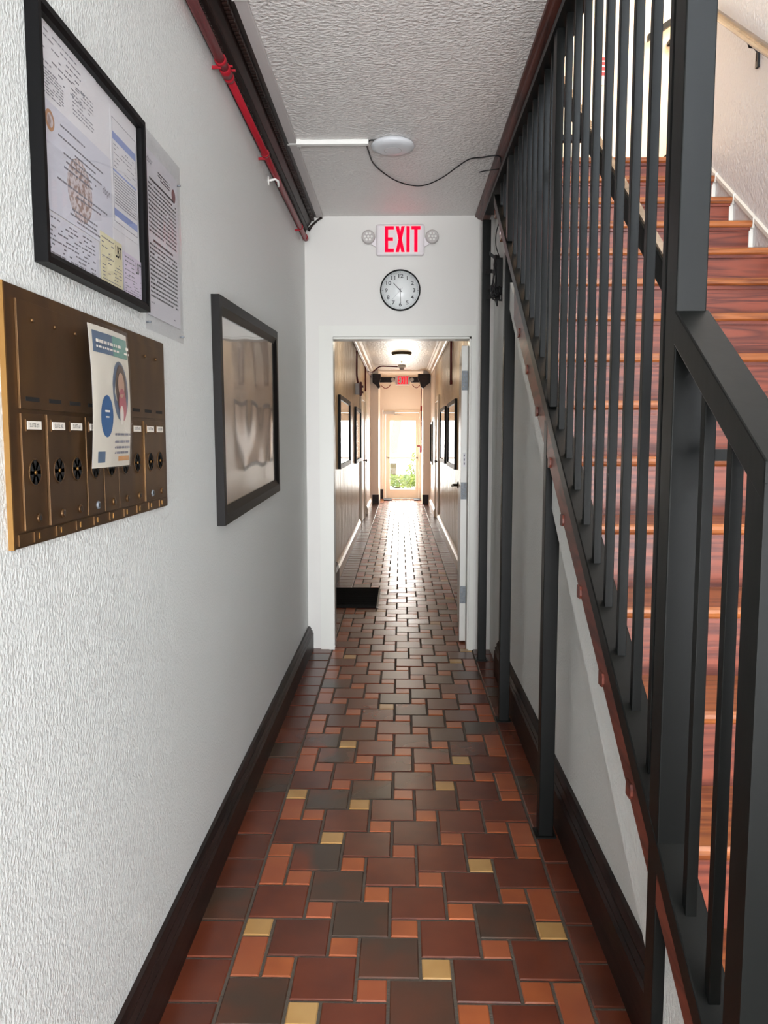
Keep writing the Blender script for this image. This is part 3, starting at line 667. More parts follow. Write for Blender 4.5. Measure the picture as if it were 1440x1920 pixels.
# ---- laminated notice
nt_ = thing('notice', (XL, 2.06, 1.68), 'laminated text notice on the white wall between the two frames', 'notice')
nx = XL + 0.004
MB().box(nx - 0.001, nx, 1.925, 2.205, 1.72, 2.12, 'paper').build('sheet', nt_)
rr = random.Random(31); q = MB()
for z in (2.085, 2.078, 2.071): words(q, nx + .0004, 2.03, 2.13, z, 0.0035, 'ink_black', rr, 0.95, 0.001)
q.mesh(text_mesh('dbpr', 0.024), frame_left(nx + .0004, 1.965, 2.095), 'ink')
words(q, nx + .0004, 1.96, 2.17, 2.050, 0.006, 'ink_black', rr, 1.0, 0.001)
for z in lsp(2.038, 1.925, 12): words(q, nx + .0004, 1.95, 2.185, z, 0.0045, 'ink_black', rr, 0.98, 0.003)
words(q, nx + .0004, 1.98, 2.15, 1.905, 0.006, 'ink_black', rr, 1.0, 0.001)
for z in lsp(1.893, 1.768, 13): words(q, nx + .0004, 1.95, 2.185, z, 0.0045, 'ink_black', rr, 0.98, 0.003)
words(q, nx + .0004, 1.95, 1.98, 1.752, 0.003, 'ink', rr); words(q, nx + .0004, 2.14, 2.16, 1.735, 0.003, 'ink', rr)
q.build('printed_words', nt_)['kind'] = 'stuff'
q = MB(); disc(q, 2.165, 2.068, 0.018, 0.018, nx + .0004, 'seal_maroon'); q.build('maroon_seal', nt_)
MB().box(nx + 0.0015, nx + 0.0022, 1.900, 2.225, 1.682, 2.162, 'plastic_sleeve').build('lamination', nt_)
for yy, zz in ((1.92, 1.70), (2.21, 1.70), (2.21, 2.11), (1.915, 2.10)): MB().tube([(XL, yy, zz), (XL + 0.012, yy, zz)], 0.0025, 'galvanised', 6).build('push_pin', nt_)

# ---- large framed picture
pf = thing('framed_picture', (XL, 3.21, 1.14), 'large framed picture with a wavy shiny pane left of the doorway', 'picture')
pf.rotation_euler = (math.radians(1.8), 0, 0)
def in_pf(o): return o
rect_frame(MB(), XL, XL + 0.028, 2.605, 3.815, 1.140, 1.905, 0.062, 'brown_black_frame', 0.012).build('frame', pf)
box(XL + 0.004, XL + 0.012, 2.65, 3.77, 1.19, 1.86, 'beige_print').build('print', pf)
box(XL + 0.0145, XL + 0.0165, 2.662, 3.758, 1.197, 1.848, 'acrylic').build('pane', pf)

# ---- sprinkler pipe, hook
pp = thing('sprinkler_pipe', (XL + 0.042, 0, 2.66), 'red sprinkler pipe under the dark cornice on the left wall', 'pipe')
PXc, PZc = XL + 0.032, 2.642
MB().tube([(PXc, YB, PZc), (PXc, 2.70, PZc)], 0.0155, 'red_paint', 12).tube([(PXc, 2.70, PZc), (PXc, 4.93, PZc - 0.004)], 0.0135, 'red_paint', 12).build('pipe_run', pp)
for y0, y1, r_ in ((2.64, 2.665, 0.019), (2.70, 2.75, 0.019), (2.765, 2.785, 0.018), (3.48, 3.50, 0.0175), (4.66, 4.68, 0.0175), (4.88, 4.94, 0.017)):
    MB().tube([(PXc, y0, PZc), (PXc, y1, PZc)], r_, 'red_paint', 12).build('coupling', pp)
for yb in (2.66, 3.50, 4.67): MB().box(XL, PXc, yb, yb + 0.006, PZc - 0.022, PZc - 0.012, 'red_paint').build('strap', pp)
MB().box(PXc + 0.012, PXc + 0.03, 2.737, 2.746, PZc + 0.004, PZc + 0.010, 'red_paint').box(PXc + 0.01, PXc + 0.026, 2.712, 2.718, PZc + 0.006, PZc + 0.012, 'red_paint').build('clamp_bolt', pp)
hk = thing('wall_hook', (XL, 3.80, 2.58), 'small white painted hook on the left wall below the red pipe', 'hook')
MB().lathe([(0.022, 0), (0.02, 0.004), (0.0001, 0.005)], (XL, 3.76, 2.615), (1, 0, 0), 'white_plastic', 14).build('rose', hk)
MB().tube([(XL + 0.004, 3.76, 2.615), (XL + 0.03, 3.77, 2.625), (XL + 0.038, 3.80, 2.625), (XL + 0.038, 3.82, 2.605)], 0.0055, 'white_plastic', 8).build('hook_arm', hk)

# ================================================================== CEILING THINGS
rw = thing('flat_raceway', (-0.518, 2.0, 2.814), 'flat grey cable raceway along the ceiling beside the dark cornice', 'raceway')
for y0, y1 in ((YB + 0.2, 2.62), (2.635, 3.86), (3.885, 5.13)): MB().box(-0.545, -0.497, y0, y1, 2.8165, ZC - 0.0004, 'raceway_grey').build('cover', rw, bevel=0.002)
MB().box(-0.548, -0.494, 2.615, 2.635, 2.814, ZC - 0.0004, 'white_plastic').build('coupling_clip', rw)
MB().box(-0.548, -0.494, 3.862, 3.884, 2.814, ZC - 0.0004, 'white_plastic').build('coupling_clip', rw)
cr = thing('white_raceway', (-0.32, 3.87, 2.812), 'short white cable raceway running from cornice to the ceiling disc', 'raceway')
MB().box(-0.494, -0.155, 3.845, 3.875, 2.808, ZC, 'white_plastic').build('cover', cr, bevel=0.003)
MB().box(-0.500, -0.480, 3.840, 3.880, 2.806, ZC, 'white_plastic').build('end_cap', cr, bevel=0.002)
ap = thing('ceiling_disc', (-0.04, 3.89, 2.785), 'round white wireless access disc on the foyer ceiling', 'access point')
MB().lathe([(0.085, 0), (0.100, 0.008), (0.106, 0.018), (0.100, 0.028), (0.075, 0.036), (0.042, 0.039), (0.0001, 0.040)], (-0.04, 3.89, ZC), (0, 0, -1), 'ap_plastic', 40).build('shell', ap)
MB().lathe([(0.040, 0.0392), (0.0405, 0.0402), (0.0415, 0.0402), (0.042, 0.0388)], (-0.04, 3.89, ZC), (0, 0, -1), 'grey_plastic', 36, caps=False).build('seam_ring', ap)
cab = [(-0.12, 3.845), (-0.150, 3.85), (-0.165, 3.90), (-0.16, 4.0), (-0.143, 4.16), (-0.092, 4.31), (-0.021, 4.443), (0.069, 4.52), (0.143, 4.505), (0.225, 4.386), (0.287, 4.235), (0.346, 4.11), (0.405, 4.03), (0.455, 4.008), (0.488, 4.02)]
def smooth_path(p, n=5):
    out = []
    for i in range(len(p) - 1):
        p0, p1, p2, p3 = [Vector(p[max(0, min(len(p) - 1, k))]) for k in (i - 1, i, i + 1, i + 2)]
        for k in range(n):
            t = k / n; out.append(0.5 * ((2 * p1) + (p2 - p0) * t + (2 * p0 - 5 * p1 + 4 * p2 - p3) * t * t + (3 * p1 - p0 - 3 * p2 + p3) * t ** 3))
    return out + [Vector(p[-1])]
zs_ = lambda i, n: 2.822 - 0.012 * math.sin(PI * i / (n - 1))
c3 = [(x, y, 2.824 if i < 12 else 2.805) for i, (x, y) in enumerate(cab)] + [(0.498, 4.06, 2.792)]
tag(MB().tube(smooth_path(c3), 0.0035, 'black_rubber', 6).build('data_cable'), 'black cable looping across the ceiling from the white disc to the wood trim', 'cable')
tag(MB().tube(smooth_path([(0.405, 4.217, 2.795), (0.442, 4.20, 2.797), (0.487, 4.162, 2.79), (0.499, 4.15, 2.788)]), 0.003, 'black_rubber', 6).build('loose_cable'), 'short loose black cable end poking past the brown wood trim', 'cable')

# ================================================================== END WALL THINGS
def stroke_letters(mb, word, x0, zc, H_, wl, gap, t, yf, yb, m):
    """condensed block capitals E X I T built from solid strokes"""
    x = x0
    z0, z1 = zc - H_ / 2, zc + H_ / 2
    for ch in word:
        if ch == 'E':
            mb.box(x, x + t, yf, yb, z0, z1, m)
            for z in (z0, zc - t / 2, z1 - t): mb.box(x + t, x + wl - (0.006 if z == zc - t / 2 else 0), yf, yb, z, z + t, m)
            x += wl + gap
        elif ch == 'X':
            for s in (1, -1):
                a, c = (x, x + wl - t) if s > 0 else (x + wl - t, x)
                mb.hexa([(a, yf, z0), (a + t, yf, z0), (a + t, yb, z0), (a, yb, z0), (c, yf, z1), (c + t, yf, z1), (c + t, yb, z1), (c, yb, z1)], m)
            x += wl + gap
        elif ch == 'I': mb.box(x, x + t, yf, yb, z0, z1, m); x += t + gap
        elif ch == 'T':
            mb.box(x, x + wl, yf, yb, z1 - t, z1, m).box(x + wl / 2 - t / 2, x + wl / 2 + t / 2, yf, yb, z0, z1 - t, m); x += wl + gap
    return mb
def exit_sign(loc_x, yw, zc, label, letter_mat, ceil=False):
    t = thing('exit_sign', (loc_x, yw, zc - 0.098), label, 'exit sign')
    MB().box(loc_x - 0.155, loc_x + 0.155, yw - 0.045, yw, zc - 0.098, zc + 0.098, 'pale_plastic').build('housing', t, bevel=0.016)
    stroke_letters(MB(), 'EXIT', loc_x - 0.098, zc + 0.001, 0.160, 0.058, 0.0105, 0.021, yw - 0.0475, yw - 0.0445, letter_mat).build('red_letters', t)
    for s in (-1, 1):
        hx = loc_x + s * 0.203
        h = MB().lathe([(0.040, 0), (0.043, 0.02), (0.041, 0.04), (0.036, 0.043)], (hx, yw - 0.012, zc + 0.017), (0, -1, 0), 'grey_plastic', 24)
        h.lathe([(0.036, 0.042), (0.0001, 0.038)], (hx, yw - 0.012, zc + 0.017), (0, -1, 0), 'lamp_reflector', 24)
        head = h.build('lamp_head', t)
        for a in range(7):
            ang = a * PI / 3; rr_ = 0 if a == 6 else 0.021
            MB().lathe([(0.0095, 0), (0.007, 0.004), (0.0001, 0.006)], (hx + rr_ * math.cos(ang), yw - 0.052, zc + 0.017 + rr_ * math.sin(ang)), (0, -1, 0), 'white_plastic', 10).build('led_lens', head)
        MB().hexa([(loc_x + s * 0.150, yw - 0.03, zc - 0.045), (loc_x + s * 0.190, yw - 0.03, zc - 0.022), (loc_x + s * 0.190, yw - 0.008, zc - 0.022), (loc_x + s * 0.150, yw - 0.008, zc - 0.045),
                   (loc_x + s * 0.150, yw - 0.03, zc + 0.01), (loc_x + s * 0.19, yw - 0.03, zc + 0.03), (loc_x + s * 0.19, yw - 0.008, zc + 0.03), (loc_x + s * 0.150, yw - 0.008, zc + 0.01)], 'pale_plastic').build('lamp_arm', t)
    return t
exit_sign(-0.005, YE, 2.673, 'lit red EXIT sign with twin lamp heads on the wall above the clock', 'led_red')
ck = thing('wall_clock', (-0.004, YE, 2.228), 'round white wall clock with a thin black rim above the doorway', 'clock')
cz = 2.362
MB().lathe([(0.122, 0), (0.130, 0.004), (0.130, 0.024), (0.126, 0.028), (0.122, 0.024)], (-0.004, YE, cz), (0, -1, 0), 'black_frame', 48, caps=False).build('rim', ck)
MB().lathe([(0.123, 0), (0.123, 0.010), (0.0001, 0.010)], (-0.004, YE, cz), (0, -1, 0), 'clock_face', 48).build('dial', ck)
nm = MB()
for h in range(1, 13):
    a = PI / 2 - h * PI / 6
    nm.mesh(text_mesh(str(h), 0.036, 0.0, 0.0008), frame_end(-0.004 + 0.090 * math.cos(a), YE - 0.0105, cz + 0.090 * math.sin(a), 1.1, 0.95), 'ink_black')
for k in range(60):
    a = k * PI / 30; r0, r1, w = 0.110, (0.118 if k % 5 == 0 else 0.114), (0.0012 if k % 5 == 0 else 0.0005)
    c_, s_ = math.cos(a), math.sin(a)
    nm.poly([(-0.004 + r_ * c_ - q_ * s_, YE - 0.0105, cz + r_ * s_ + q_ * c_) for r_, q_ in ((r0, -w), (r1, -w), (r1, w), (r0, w))], [(0, 1, 2, 3)], 'ink_black')
nm.build('numerals', ck)
def hand(name, ang, L, w, back, y, m):
    a = PI / 2 - ang; c_, s_ = math.cos(a), math.sin(a)
    pts = [(-0.004 + r_ * c_ - q_ * s_, yy, cz + r_ * s_ + q_ * c_) for yy in (y, y + 0.0012) for r_, q_ in ((-back, -w), (L, -w * .6), (L, w * .6), (-back, w))]
    MB().hexa(pts, m).build(name, ck)
hand('hour_hand', math.radians(316), 0.066, 0.003, 0.012, YE - 0.0135, 'ink_black')
hand('minute_hand', math.radians(178.5), 0.092, 0.0025, 0.012, YE - 0.0155, 'ink_black')
hand('second_hand', math.radians(222), 0.092, 0.0008, 0.02, YE - 0.0175, 'ink')
MB().lathe([(0.123, 0.0205), (0.0001, 0.022)], (-0.004, YE, cz), (0, -1, 0), 'frame_glass', 48, caps=False).build('glass', ck)

# ---- open door leaf at the right jamb
d1 = sroot('door_1', (0.432, YE + 0.16, 0))
d1.rotation_euler = (0, 0, math.radians(-3.2))
MB().box(0.408, 0.454, YE + 0.16, YE + 1.0, 0.015, 2.03, 'white_trim').build('door_leaf', d1, bevel=0.002)
for z0, z1 in ((1.735, 1.865), (1.0, 1.115), (0.28, 0.40)):
    h = MB().box(0.4105, 0.4515, YE + 0.1585, YE + 0.1605, z0, z1, 'galvanised').build('hinge', d1)
    for a, c in ((0.25, 0.2), (0.7, 0.4), (0.3, 0.65), (0.7, 0.88)): MB().lathe([(0.003, 0), (0.002, 0.001), (0.0001, 0.0012)], (0.411 + 0.04 * a, YE + 0.1585, z0 + (z1 - z0) * c), (0, -1, 0), 'satin_metal', 8).build('screw', h)
lv = MB().tube([(0.408, YE + 0.93, 1.05), (0.365, YE + 0.93, 1.05), (0.36, YE + 0.82, 1.05)], 0.010, 'bronze', 8).lathe([(0.028, 0), (0.026, 0.008), (0.0001, 0.009)], (0.408, YE + 0.93, 1.05), (-1, 0, 0), 'bronze', 16)
lv.build('lever_handle', d1)
q = MB().box(0.424, 0.440, YE + 0.1590, YE + 0.16, 1.22, 1.315, 'paper')
for z in (1.235, 1.262, 1.29): q.box(0.428, 0.436, YE + 0.1585, YE + 0.159, z, z + 0.014, 'ink')
tag(q.build('edge_label', d1), 'white paper label')

# ---- cable bundle on the far post
cb = thing('cable_bundle', (0.575, 4.78, 2.2), 'black bundle of cables strapped beside the farthest railing post', 'cables')
q = MB()
rr = random.Random(9)
for k in range(9):
    x = 0.565 + rr.uniform(-0.012, 0.03); yb = 4.74 + rr.uniform(-0.02, 0.02)
    q.tube(smooth_path([(x, yb, 2.49), (x - 0.004 + rr.uniform(-.01, .01), yb, 2.43), (x + rr.uniform(-.01, .01), yb, 2.34), (x - 0.01 + rr.uniform(-.02, .01), yb, 2.27 + rr.uniform(-.02, .02)), (x + rr.uniform(0, .03), yb, 2.245 + rr.uniform(-.02, .02)), (x + 0.02, yb, 2.31)], 3), 0.005, 'black_rubber', 6)
q.build('coiled_cables', cb)
box(0.562, 0.605, 4.72, 4.77, 2.30, 2.475, 'black_plastic').build('power_brick', cb, bevel=0.006)
for p in ([(0.525, 4.76, 2.508), (0.56, 4.75, 2.478), (0.60, 4.74, 2.465)], [(0.507, 4.79, 2.408), (0.54, 4.76, 2.404), (0.60, 4.74, 2.385)], [(0.522, 4.79, 2.315), (0.55, 4.76, 2.31), (0.60, 4.74, 2.295)], [(0.515, 4.79, 2.258), (0.545, 4.76, 2.256), (0.57, 4.74, 2.262)]):
    q = MB()
    for a, c in zip(p[:-1], p[1:]): q.hexa([(a[0], a[1], a[2] - .011), (c[0], c[1], c[2] - .011), (c[0], c[1] + .004, c[2] - .011), (a[0], a[1] + .004, a[2] - .011), (a[0], a[1], a[2] + .011), (c[0], c[1], c[2] + .011), (c[0], c[1] + .004, c[2] + .011), (a[0], a[1] + .004, a[2] + .011)], 'black_plastic')
    q.build('strap', cb)
MB().tube([(0.560, 4.735, 2.27), (0.568, 4.735, 2.22), (0.572, 4.735, 2.195)], [0.008, 0.008, 0.004], 'black_plastic', 6).build('plug', cb)
MB().tube(smooth_path([(0.60, 4.42, 2.73), (0.57, 4.52, 2.67), (0.548, 4.60, 2.60), (0.552, 4.68, 2.54), (0.58, 4.73, 2.48)]), 0.003, 'black_rubber', 6).build('feed_cable', cb)

# ================================================================== HALLWAY THINGS
def wall_x(s): return XHL if s < 0 else XHR
def hall_picture(s, y0, y1, z0, z1, label):
    x = wall_x(s); q = -s
    t = thing('hall_picture', (x, (y0 + y1) / 2, z0), label, 'picture', 'black framed pictures along the hallway')
    w = 0.05; f = MB()
    for a in ((y0, y0 + w, z0, z1), (y1 - w, y1, z0, z1), (y0 + w, y1 - w, z0, z0 + w), (y0 + w, y1 - w, z1 - w, z1)):
        f.box(min(x, x + q * 0.03), max(x, x + q * 0.03), *a, 'black_frame')
    f.build('frame', t)
    box(min(x + q * 0.002, x + q * 0.012), max(x + q * 0.002, x + q * 0.012), y0 + w, y1 - w, z0 + w, z1 - w, 'pale_print').build('print', t)
    box(min(x + q * 0.016, x + q * 0.018), max(x + q * 0.016, x + q * 0.018), y0 + w, y1 - w, z0 + w, z1 - w, 'frame_glass').build('glass', t)
def lathe_sock(name, x, y, z, parent, m='red_paint'): pass
hall_picture(-1, 8.1, 9.75, 1.09, 1.86, 'near black framed picture on the left hallway wall')
hall_picture(-1, 11.0, 12.9 - 0.5, 1.05, 1.85, 'farther black framed picture on the left hallway wall, before the side door')
hall_picture(1, 8.95, 10.4, 1.05, 1.86, 'nearest black framed picture on the right hallway wall')
hall_picture(1, 11.0, 12.4, 1.05, 1.86, 'second black framed picture on the right hallway wall')
hall_picture(1, 15.3, 16.3, 0.88, 1.73, 'small far black framed picture on the right wall beside the far pilaster')
# side doors of the hall
def side_door(name, s, y0, y1, knob_y):
    x = wall_x(s); q = -s; r_ = sroot(name, (x, (y0 + y1) / 2, 0))
    bx = lambda a, c, *yz: box(min(x + q * a, x + q * c), max(x + q * a, x + q * c), *yz)
    bx(0, 0.01, y0 + 0.08, y1 - 0.08, 0.01, 2.03, 'cream_trim').build('door_leaf', r_)
    for a in ((y0, y0 + 0.09, 0, 2.12), (y1 - 0.09, y1, 0, 2.12), (y0 + 0.09, y1 - 0.09, 2.03, 2.12)): bx(0, 0.03, *a, 'cream_trim').build('casing', r_, bevel=0.004)
    MB().lathe([(0.022, 0), (0.010, 0.012), (0.010, 0.03), (0.026, 0.04), (0.022, 0.06), (0.0001, 0.066)], (x + q * 0.01, knob_y, 1.02), (q, 0, 0), 'bronze', 14).build('door_knob', r_)
side_door('door_2', -1, 5.95, 6.9, 6.05)
side_door('door_3', -1, 12.45, 13.75, 13.5)
side_door('door_4', 1, 12.95, 14.0, 13.05)

# ---- far entrance door
d5 = sroot('door_5', (0.04, YF, 0))
dy0, dy1 = YF + 0.02, YF + 0.065
for a in ((-0.405, -0.345, 0, 2.05), (0.425, 0.485, 0, 2.05), (-0.345, 0.425, 1.985, 2.05)): box(a[0], a[1], YF - 0.02, YF + 0.1, a[2], a[3], 'cream_trim').build('door_frame', d5, bevel=0.004)
for a in ((-0.342, -0.245, 0.01, 1.98), (0.345, 0.422, 0.01, 1.98), (-0.245, 0.345, 0.01, 0.22), (-0.245, 0.345, 1.80, 1.98)): box(a[0], a[1], dy0, dy1, a[2], a[3], 'cream_trim').build('door_rail', d5, bevel=0.003)
box(-0.245, 0.345, dy0 + 0.018, dy0 + 0.024, 0.22, 1.80, 'door_glass').build('glass_pane', d5)
MB().box(-0.30, 0.40, dy0 - 0.05, dy0 - 0.02, 0.925, 0.965, 'cream_trim').box(-0.32, -0.27, dy0 - 0.05, dy0, 0.90, 0.99, 'cream_trim').box(0.36, 0.41, dy0 - 0.05, dy0, 0.90, 0.99, 'cream_trim').build('push_bar', d5)
MB().box(-0.40, -0.13, YF - 0.075, YF - 0.02, 1.95, 2.01, 'grey_plastic').build('door_closer', d5)
MB().tube([(-0.15, YF - 0.05, 1.945), (0.06, YF - 0.02, 1.925)], 0.008, 'grey_plastic', 6).build('closer_arm', d5)

# ---- ceiling lamp and sprinkler head
ZH = ZC - 0.01
for ly, lab, pw in ((13.1, 'bowl ceiling lamp with a bronze rim lit in the hallway, in front of the detector', 6), (8.3, 'bowl ceiling lamp nearest the foyer doorway on the hallway ceiling', 9)):
    lp = thing('ceiling_lamp', (0.014, ly, 2.66), lab, 'lamp', 'bowl lamps of the hallway')
    MB().lathe([(0.165, 0), (0.170, 0.012), (0.158, 0.04), (0.145, 0.045)], (0.014, ly, ZH), (0, 0, -1), 'bronze', 32).build('rim', lp)
    MB().lathe([(0.148, 0.03), (0.142, 0.06), (0.11, 0.105), (0.06, 0.135), (0.0001, 0.145)], (0.014, ly, ZH), (0, 0, -1), 'lamp_glass', 32).build('glass_bowl', lp)
    MB().lathe([(0.014, 0.14), (0.014, 0.155), (0.006, 0.165), (0.0001, 0.172)], (0.014, ly, ZH), (0, 0, -1), 'bright_brass', 12).build('finial', lp)
    point('hall_lamp_light', (0.014, ly, 2.45), pw, (1.0, 0.86, 0.66), 0.1)
sd = thing('smoke_detector', (0.02, 15.4, 2.74), 'white ceiling detector below the hallway lamp, fed by a red conduit', 'detector')
MB().lathe([(0.075, 0), (0.08, 0.02), (0.07, 0.05)], (0.02, 15.4, ZH), (0, 0, -1), 'white_plastic', 20).build('base', sd)
MB().lathe([(0.05, 0.05), (0.045, 0.075), (0.02, 0.095), (0.0001, 0.1)], (0.02, 15.4, ZH), (0, 0, -1), 'grey_plastic', 16).build('sensor_cap', sd)
# ---- red conduits
hc = thing('hall_conduit', (XHL + 0.03, 10.0, 2.5), 'thin red conduit along the left hallway crown with a branch to the detector', 'conduit')
MB().tube([(XHL + 0.03, YE + 0.14, 2.672), (XHL + 0.03, YP - 0.1, 2.672)], 0.010, 'dark_red_paint', 8).build('main_run', hc)
MB().tube(smooth_path([(XHL + 0.03, 14.9, 2.66), (XHL + 0.10, 15.1, 2.66), (XHL + 0.2, 15.3, 2.76), (XHL + 0.26, 15.38, 2.795), (-0.3, 15.4, 2.80), (-0.06, 15.4, 2.79)], 3), 0.013, 'dark_red_paint', 8).build('detector_branch', hc)
sh = thing('alarm_strobe', (XHL, 11.4, 2.05), 'dark red alarm strobe on a grey box high on the left hallway wall', 'fire alarm')
MB().box(XHL, XHL + 0.06, 11.25, 11.36, 2.03, 2.19, 'grey_plastic').build('back_box', sh, bevel=0.004)
MB().box(XHL + 0.06, XHL + 0.095, 11.24, 11.37, 2.01, 2.21, 'dark_red_paint').build('faceplate', sh, bevel=0.008)
MB().box(XHL + 0.095, XHL + 0.115, 11.28, 11.33, 2.05, 2.08, 'dark_red_paint').box(XHL + 0.095, XHL + 0.115, 11.28, 11.33, 2.13, 2.16, 'dark_red_paint').build('lens', sh)
MB().tube(smooth_path([(XHL + 0.02, 11.3, 2.655), (XHL + 0.02, 11.3, 2.5), (XHL + 0.02, 11.3, 2.3), (XHL + 0.04, 11.3, 2.18)], 3), 0.013, 'dark_red_paint', 8).build('drop_conduit', sh)
for s, yy, zb, lab in ((-1, 14.2, 2.25, 'red conduit drop on the far left hallway wall past the alarm strobe'), (1, 9.9, 2.08, 'dark red conduit drop on the right hallway wall above the pictures')):
    x = wall_x(s) - s * 0.016
    t = thing('conduit_drop', (x, yy, zb), lab, 'conduit')
    MB().tube([(x, yy, 2.70), (x, yy, zb + 0.04)], 0.013, 'dark_red_paint', 8).build('pipe', t)
    MB().tube([(x, yy, zb + 0.05), (x + s * 0.01, yy, zb)], [0.016, 0.024], 'dark_red_paint', 8).build('flared_end', t)
# ---- capitals, sign and alarm pulls at the far end
for s in (-1, 1):
    xa, xb = (XHL + 0.06, -0.42) if s < 0 else (0.36, XHR - 0.03)
    t = thing('capital', ((xa + xb) / 2, YP, 2.45), 'dark wooden capital at the top of the %s pilaster' % ('left' if s < 0 else 'right'), 'capital', 'dark wooden capitals at the hall end')
    if s < 0: prof = [(xa, 2.56), (xa + 0.06, 2.52), (xa + 0.12, 2.44), (xa + 0.16, 2.46), (xb - 0.03, 2.56), (xb, 2.64), (xb, 2.74), (xa, 2.74)]
    else: prof = [(xb, 2.56), (xb - 0.06, 2.52), (xb - 0.14, 2.44), (xb - 0.19, 2.46), (xa + 0.04, 2.56), (xa, 2.64), (xa, 2.74), (xb, 2.74)]
    MB().prism(prof, YP - 0.14, YP + 0.02, 'y', 'dark_wood').build('bracket_block', t, bevel=0.01)
    MB().box(xa, xb, YP - 0.15, YP + 0.02, 2.70, 2.73, 'dark_wood').build('moulding_band', t)
tb = MB().box(-0.40, -0.20, YP + 0.2, YP + 0.28, 2.585, 2.70, 'dark_wood').box(0.22, 0.30, YP + 0.2, YP + 0.28, 2.585, 2.70, 'dark_wood').box(-0.20, 0.22, YP + 0.25, YP + 0.28, 2.60, 2.70, 'dark_wood').box(-0.475, -0.40, YP + 0.2, YP + 0.28, 2.585, 2.70, 'dark_wood').box(0.30, 0.475, YP + 0.2, YP + 0.28, 2.585, 2.70, 'dark_wood')
struct('trim_7', tb)
exit_sign(0.035, YP + 0.20, 2.625, 'small distant red EXIT sign between the dark wooden capitals', 'led_red_far')
fa = thing('alarm_pull', (0.455, YF - 0.03, 1.2), 'red fire alarm pull boxes on the wall beside the far door', 'fire alarm')
MB().box(0.43, 0.475, YF - 0.55, YF - 0.45, 1.08, 1.22, 'red_paint').build('pull_box', fa, bevel=0.005)
MB().box(0.37, 0.44, YF - 0.52, YF - 0.48, 1.21, 1.24, 'red_paint').build('pull_lever', fa)
MB().box(0.44, 0.475, YF - 0.55, YF - 0.45, 2.0, 2.12, 'red_paint').build('upper_box', fa, bevel=0.005)
MB().tube(smooth_path([(0.462, YF - 0.5, 2.60), (0.46, YF - 0.5, 2.3), (0.455, YF - 0.5, 2.12)], 3), 0.009, 'dark_red_paint', 6).tube([(0.465, YF - 0.5, 2.0), (0.468, YF - 0.5, 1.22)], 0.009, 'dark_red_paint', 6).build('conduit', fa)
for s in (-1, 1):
    x0 = -0.31 if s < 0 else 0.26
    tag(MB().tube(smooth_path([(x0 - 0.10 * (s < 0), YP - 0.16, 2.50), (x0 - 0.02, YP - 0.16, 2.44), (x0 + 0.05, YP - 0.16, 2.46), (x0 + 0.10, YP - 0.1, 2.52)] if s < 0 else [(x0 + 0.14, YP - 0.16, 2.50), (x0 + 0.08, YP - 0.16, 2.45), (x0 + 0.02, YP - 0.16, 2.47), (x0 - 0.02, YP - 0.1, 2.52)], 4), 0.007, 'red_paint', 6).build('red_wire'),
        'loose red wire hanging %s of the distant EXIT sign' % ('left' if s < 0 else 'right'), 'wire', 'red wires by the distant sign')

# ---- floor mats
dm = thing('door_mat', (-0.40, 6.8, 0), 'black woven door mat by the left hallway side door', 'mat')
mm = MB(); ny, nx_ = 14, 1
rr = random.Random(2)
mm.box(-0.60, -0.20, 6.40, 7.20, 0.0, 0.014, 'mat_fibre')
for k in range(16): mm.tube([(-0.598, 6.425 + k * 0.05, 0.013), (-0.203, 6.425 + k * 0.05 + rr.uniform(-.004, .004), 0.013)], 0.009, 'mat_fibre', 6)
mm.build('woven_pad', dm)
fr_ = MB()
for k in range(26): fr_.box(-0.20, -0.186 + rr.uniform(-.004, .003), 6.405 + k * 0.0305, 6.428 + k * 0.0305, 0.001, 0.010, 'mat_edge')
o = fr_.build('fringe', dm); o['kind'] = 'stuff'
for x0, x1, lab in ((-0.39, -0.20, 'left small grey mat at the foot of the far door'), (0.30, 0.46, 'right small grey mat at the foot of the far door')):
    t = thing('threshold_mat', ((x0 + x1) / 2, 17.8, 0), lab, 'mat', 'small mats at the far door')
    MB().box(x0, x1, 17.5, 17.95, 0, 0.02, 'grey_mat').build('pad', t, bevel=0.004)
    MB().box(x0 + 0.02, x1 - 0.02, 17.49, 17.50, 0.0, 0.012, 'black_rubber').build('rubber_edge', t)

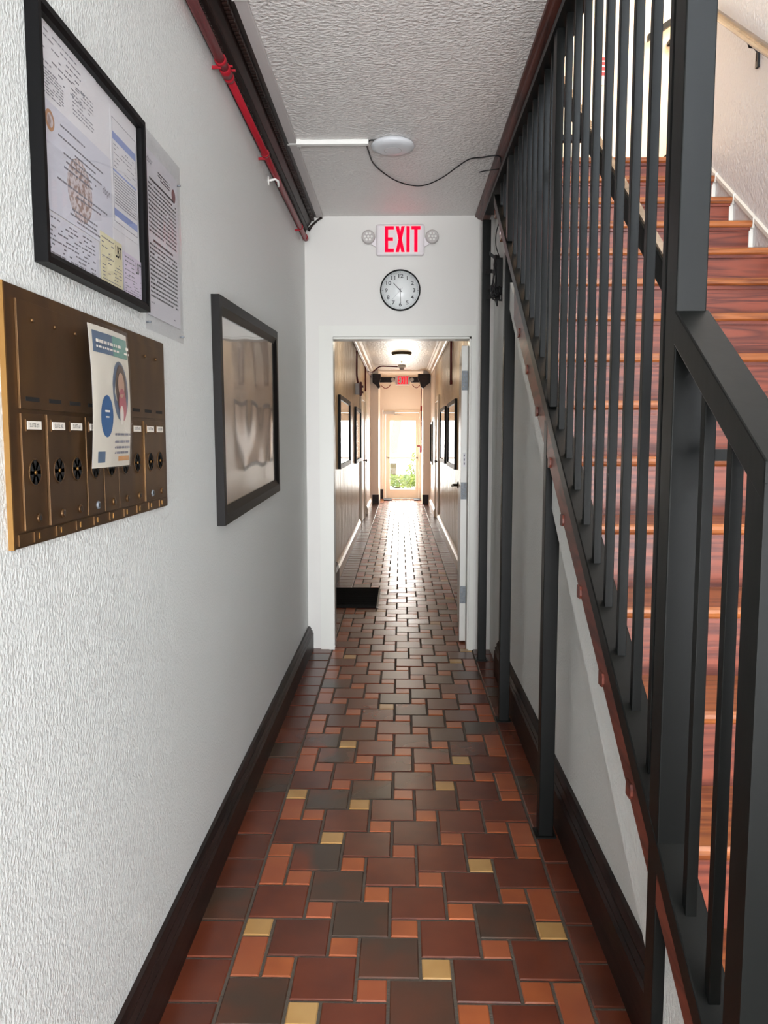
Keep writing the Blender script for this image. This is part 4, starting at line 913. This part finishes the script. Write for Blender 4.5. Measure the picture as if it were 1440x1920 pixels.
# ================================================================== OUTSIDE THE FAR DOOR
struct('floor_outside', box(-14, 14, 18.3, 60, -0.15, -0.02, 'concrete'))
tr = thing('palm_tree', (-0.35, 24.5, 0), 'leaning palm trunk seen through the glass of the far door', 'tree')
MB().tube(smooth_path([(-0.32, 24.5, -0.02), (-0.26, 24.5, 0.9), (-0.12, 24.5, 1.8), (0.05, 24.5, 2.6)], 4), [0.16] * 5 + [0.14] * 4 + [0.11] * 4, 'bark', 10).build('trunk', tr)
rr = random.Random(4)
for k in range(11):
    a = k * 2 * PI / 11 + rr.uniform(-.2, .2); L = rr.uniform(0.9, 1.3); q = MB()
    sp = [Vector((0.05 + math.cos(a) * L * t, 24.5 + math.sin(a) * L * t, 2.6 + 0.45 * t - 1.1 * t * t)) for t in lsp(0, 1, 8)]
    q.tube(sp, 0.015, 'palm_leaf', 5)
    side = Vector((-math.sin(a), math.cos(a), 0))
    for i in range(1, 8):
        for s in (-1, 1):
            p = sp[i]; e = p + side * s * 0.30 * (1 - abs(i - 4) / 6) + Vector((math.cos(a) * 0.12, math.sin(a) * 0.12, -0.14))
            w = Vector((math.cos(a), math.sin(a), 0)) * 0.022
            q.poly([p - w, p + w, e, e + Vector((0, 0, 0.004)), p + Vector((0, 0, 0.006))], [(0, 1, 2), (0, 2, 3), (1, 4, 3, 2)], 'palm_leaf')
    q.build('frond', tr)
def shrub(name, x, y, rx, ry, h, n, label, seed):
    t = thing(name, (x, y, 0), label, 'shrub'); r = random.Random(seed)
    q = MB()
    for k in range(7): q.tube([(x + r.uniform(-.1, .1), y, -0.02), (x + r.uniform(-rx, rx) * 0.7, y + r.uniform(-ry, ry) * .6, h * r.uniform(0.6, 0.95))], [0.02, 0.008], 'bark', 5)
    q.build('stems', t)
    q = MB()
    for k in range(n):
        a, e, d = r.uniform(0, 2 * PI), r.uniform(0, 1), r.uniform(0.5, 1) ** 0.5
        c = Vector((x + rx * d * math.cos(a) * math.sqrt(1 - (2 * e - 1) ** 2 * .8), y + ry * d * math.sin(a), h * (0.12 + 0.85 * e)))
        u = Vector((r.gauss(0, 1), r.gauss(0, 1), r.gauss(0, 1))).normalized(); w = u.orthogonal().normalized(); L = r.uniform(0.05, 0.09)
        q.poly([c - u * L, c + w * L * .4, c + u * L, c - w * L * .4], [(0, 1, 2), (0, 2, 3)], 'leaf')
    o = q.build('foliage', t); o['kind'] = 'stuff'
shrub('hedge', -0.05, 22.0, 0.75, 0.4, 0.36, 700, 'low yellow green hedge at left beyond the far door', 1)
shrub('garden_shrub', 0.62, 23.3, 0.45, 0.4, 1.0, 170, 'taller leafy green shrub at right beyond the far door', 2)
